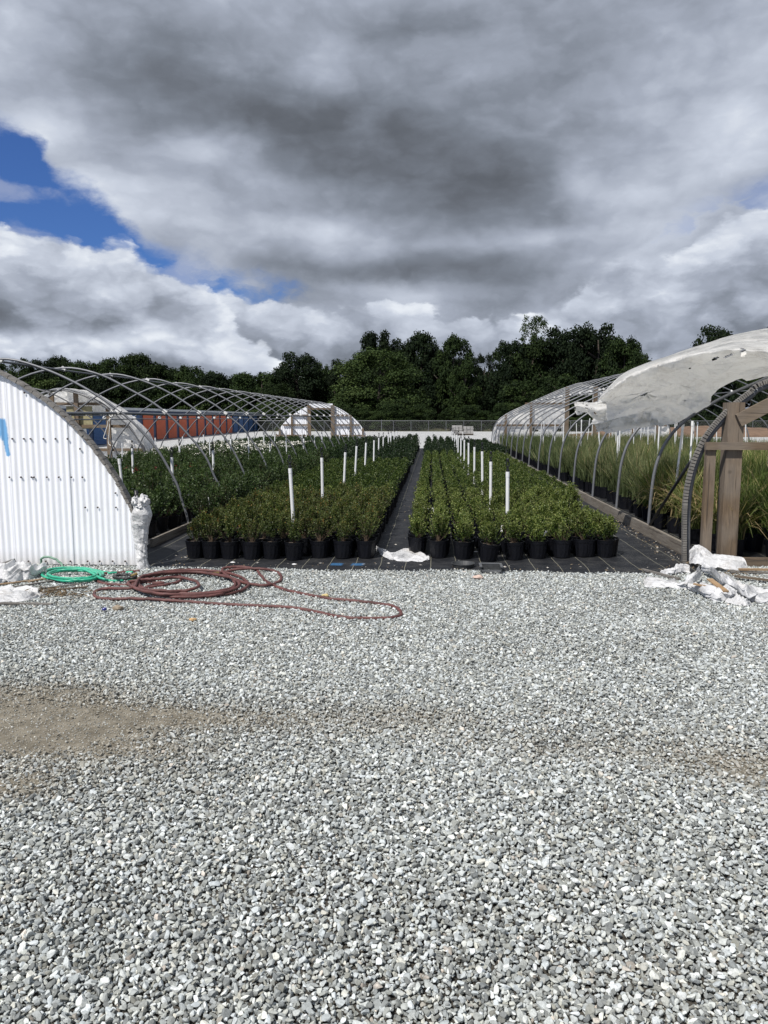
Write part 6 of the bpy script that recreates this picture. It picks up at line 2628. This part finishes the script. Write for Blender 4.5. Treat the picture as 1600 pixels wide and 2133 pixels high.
def wrapped_post():
    """white film wound round the base of a post beside the corrugated wall"""
    base = gp(292, 1188)
    o = thing('wrapped_post', 'white film bundled and wound around a post beside the corrugated wall', 'film bundle', (base.x, base.y, 0))
    bx, by = base.x + .01, base.y + .06
    D = base.y

    def prof(z):
        pts = [(0, .072), (.10, .062), (.22, .066), (.32, .076), (.40, .090), (.50, .108), (.58, .110), (.66, .094), (.70, .066), (.73, .042)]
        for (za, ra), (zb, rb) in zip(pts, pts[1:]):
            if za <= z <= zb:
                u = (z - za) / (zb - za)
                return ra + (rb - ra) * (u * u * (3 - 2 * u))
        return .05
    b = MB()
    nz, na = 110, 64
    vs = []
    for j in range(nz):
        z = .73 * j / (nz - 1)
        for k in range(na):
            a = 2 * math.pi * k / na
            w = abs(math.sin(a * 2 + z * 46 + 2.5 * mnoise.noise(Vector((math.cos(a) * 1.5, math.sin(a) * 1.5, z * 7))))) - .5
            big = folds(a * .25 + 3, z * 3, 5, 4, 2.6)
            n = mnoise.noise(Vector((math.cos(a) * 2.5, math.sin(a) * 2.5, z * 9)))
            sp = (a / (2 * math.pi) * 2 + z * 7.5 + .3 * mnoise.noise(Vector((math.cos(a), math.sin(a), z * 4)))) % 1
            rr = prof(z) - (.008 * sp if z < .34 else .004 * sp) + w * (.006 if z < .34 else .001) + n * .009 + big * (.004 if z < .34 else .024)
            vs.append((bx + rr * math.cos(a) * .95 - .012 * math.sin(z * 6), by + rr * math.sin(a) * .8, z + .004))
    fs = [(j * na + k, j * na + (k + 1) % na, (j + 1) * na + (k + 1) % na, (j + 1) * na + k) for j in range(nz - 1) for k in range(na)]
    b.add(vs, fs)
    b.build('wrapping', M['film_pile'], o, smooth=True)
    # the bunched top, two lumps pulled round the post
    for (dx, dz, rx, rz_, sd) in ((-.035, .735, .038, .052, 1), (.048, .738, .052, .058, 2), (.008, .68, .052, .042, 3)):
        b = MB()
        vs = []
        n1, n2 = 40, 26
        for j in range(n2):
            th = math.pi * j / (n2 - 1)
            for k in range(n1):
                a = 2 * math.pi * k / n1
                d = Vector((math.sin(th) * math.cos(a), math.sin(th) * math.sin(a), math.cos(th)))
                q = 1 + .55 * (abs(mnoise.noise(d * 1.5 + Vector((sd * 5, 0, 0)))) - .2) + .35 * folds(d.x * 1.2, d.z * 1.2 + d.y, sd, 4, 2.6)
                vs.append((bx + dx + d.x * rx * q, by - .03 + d.y * .06 * q, dz + d.z * rz_ * q))
        fs = [(j * n1 + k, j * n1 + (k + 1) % n1, (j + 1) * n1 + (k + 1) % n1, (j + 1) * n1 + k) for j in range(n2 - 1) for k in range(n1)]
        b.add(vs, fs)
        b.build('knot', M['film_pile'], o, smooth=True)
    b = MB()
    b.tube([(bx - .01, by, 0), (bx - .03, by, .6), (bx - .045, by, .84)], .022, 8)
    b.tube([(bx - .02, by - .07, .72), (bx - .035, by - .04, .80)], .010, 6)
    b.build('post', M['black_plastic'], o, smooth=True)


wrapped_post()


def small_things():
    # round shallow tray half off the cover
    p = gp(965, 1184)
    b = MB()
    b.lathe([(0, .004), (.105, .004), (.120, .045), (.126, .047), (.126, .053), (.118, .053), (.100, .012), (0, .011)], 28, (p.x, p.y, .008))
    tag(b.build('round_tray', M['dull_pot']), 'empty round black tray on the edge of the ground cover', 'tray')
    # square open box
    p = gp(1023, 1195)
    t_ = thing('square_tray', 'grey square open-topped tray sunk in the gravel edge', 'tray', (p.x, p.y, 0))
    b = MB()
    w, hgt, dd = .205, .075, .17
    for sx in (-1, 1):
        b.box((p.x + sx * w / 2, p.y + .05, hgt / 2), (.012, dd, hgt))
    b.box((p.x, p.y + .05 + dd / 2, hgt / 2 + .001), (w - .013, .012, hgt))
    b.box((p.x, p.y + .05, .006), (w - .013, dd - .013, .008))
    b.build('body', M['dull_pot'], t_)
    b = MB()
    for sx in (-1, 1):
        b.box((p.x + sx * (w / 2 + .004), p.y + .05, hgt + .006), (.026, dd + .03, .010))
    b.box((p.x, p.y + .05 + dd / 2 + .004, hgt + .0065), (w - .019, .026, .010))
    b.box((p.x, p.y + .05 - dd / 2, hgt * .5), (w - .013, .010, hgt * .25))
    b.build('rim', M['tray_grey'], t_)
    # a pale stone, a bottle cap, a leaf
    for nm, lab, cat, px, py, r, col, sq in (('stone', 'brown stone on the gravel below the red hose', 'stone', 246, 1272, .045, (0.22, 0.18, 0.13), .55), ('stone', 'yellow stone beside the red hose', 'stone', 678, 1246, .034, (0.52, 0.42, 0.20), .55),
                                             ('stone', 'pinkish stone at the edge by the square tray', 'stone', 996, 1207, .05, (0.50, 0.38, 0.32), .5), ('stone', 'orange stone alone on the gravel below the hose', 'stone', 402, 1296, .030, (0.50, 0.33, 0.16), .45)):
        p = gp(px, py)
        m = simple('tinted_' + nm, col, .8, 0, .25, 12)
        b = MB()
        vs = []
        n1, n2 = 10, 7
        for j in range(n2):
            th = math.pi * j / (n2 - 1)
            for k in range(n1):
                a = 2 * math.pi * k / n1
                d = Vector((math.sin(th) * math.cos(a), math.sin(th) * math.sin(a), math.cos(th)))
                q = r * (1 + .35 * mnoise.noise(d * 1.4 + Vector((px, 0, 0))))
                vs.append((p.x + d.x * q, p.y + d.y * q * .8, .022 + d.z * q * sq))
        fs = [(j * n1 + k, j * n1 + (k + 1) % n1, (j + 1) * n1 + (k + 1) % n1, (j + 1) * n1 + k) for j in range(n2 - 1) for k in range(n1)]
        b.add(vs, fs)
        tag(b.build(nm, m), lab, cat)
    p = gp(218, 1277)
    b = MB()
    b.lathe([(0, 0), (.016, 0), (.018, .004), (.018, .016), (.015, .020), (0, .020)], 14, (p.x, p.y, .024))
    tag(b.build('bottle_cap', M['cap']), 'small dark blue bottle cap on the gravel, left of the brown stone', 'cap')
    # white cord hanging from the first clamp of the left house
    b = MB()
    a = at(230, 856, 10.7)
    pts = [a + Vector((.01, -.03, 0)), at(236, 868, 10.68), at(226, 876, 10.68), at(224, 886, 10.69), at(219, 902, 10.69), at(216, 912, 10.7), at(222, 914, 10.7)]
    b.tube(catmull(pts, 6), .006, 6)
    pts = [at(229, 870, 10.7), at(228, 895, 10.7), at(226, 922, 10.7), at(231, 928, 10.68)]
    b.tube(catmull(pts, 6), .005, 6)
    b.tube(catmull([at(231, 853, 10.66), at(237, 862, 10.66), at(231, 868, 10.66), at(226, 860, 10.66)], 6), .009, 6)
    tag(b.build('hanging_cord', M['rope']), 'white cord knotted round the first hoop joint and hanging down', 'cord')
    # small white spills on the cover
    M['spill'] = M['tagm']
    for k, (px, py) in enumerate(((485, 1174), (613, 1178), (991, 1152))):
        p = gp(px, py)
        b = MB()
        vs = [(p.x, p.y, .024)]
        for i in range(10):
            a = 2 * math.pi * i / 10
            r = .024 * (1 + .4 * mnoise.noise(Vector((i * 1.3, k * 5, 0))))
            vs.append((p.x + r * math.cos(a) * 1.2, p.y + r * math.sin(a) * 1.4, .016))
        b.add(vs, [(0, 1 + i, 1 + (i + 1) % 10) for i in range(10)])
        tag(b.build('pebble', M['spill']), ['white pebble on the black cover in front of the fifth left pot', 'white pebble on the black cover below the nearest riser of the left bed', 'white scrap between two pots of the right bed'][k], 'pebble')


M['tray_grey'] = simple('grey_plastic_rim', (0.11, 0.115, 0.12), 0.5)
M['cap'] = simple('dark_blue_plastic', (0.01, 0.02, 0.22), 0.35)
small_things()


def shrub_tags():
    """white nursery tags standing in a few pots of the right bed"""
    b = MB()
    b.box((0, 0, 0), (.022, .002, .085), rx=.25)
    o = b.build('plant_tag', M['tagm'])
    me = o.data
    bpy.data.objects.remove(o)
    shrubs = [q for q in SC.objects if q.name.startswith('potted_shrub') and q.type == 'EMPTY']
    for (x, y, z) in TAGS:
        own = min(shrubs, key=lambda q: (q.location.x / U - x) ** 2 + (q.location.y / U - y) ** 2)
        t_ = bpy.data.objects.new('plant_tag', me)
        COL.objects.link(t_)
        t_.parent = own
        t_.location = Vector((.07, -.05, .27)) * U
        t_.rotation_euler = (.2, random.uniform(-.5, .5), random.uniform(-.6, .6))


shrub_tags()
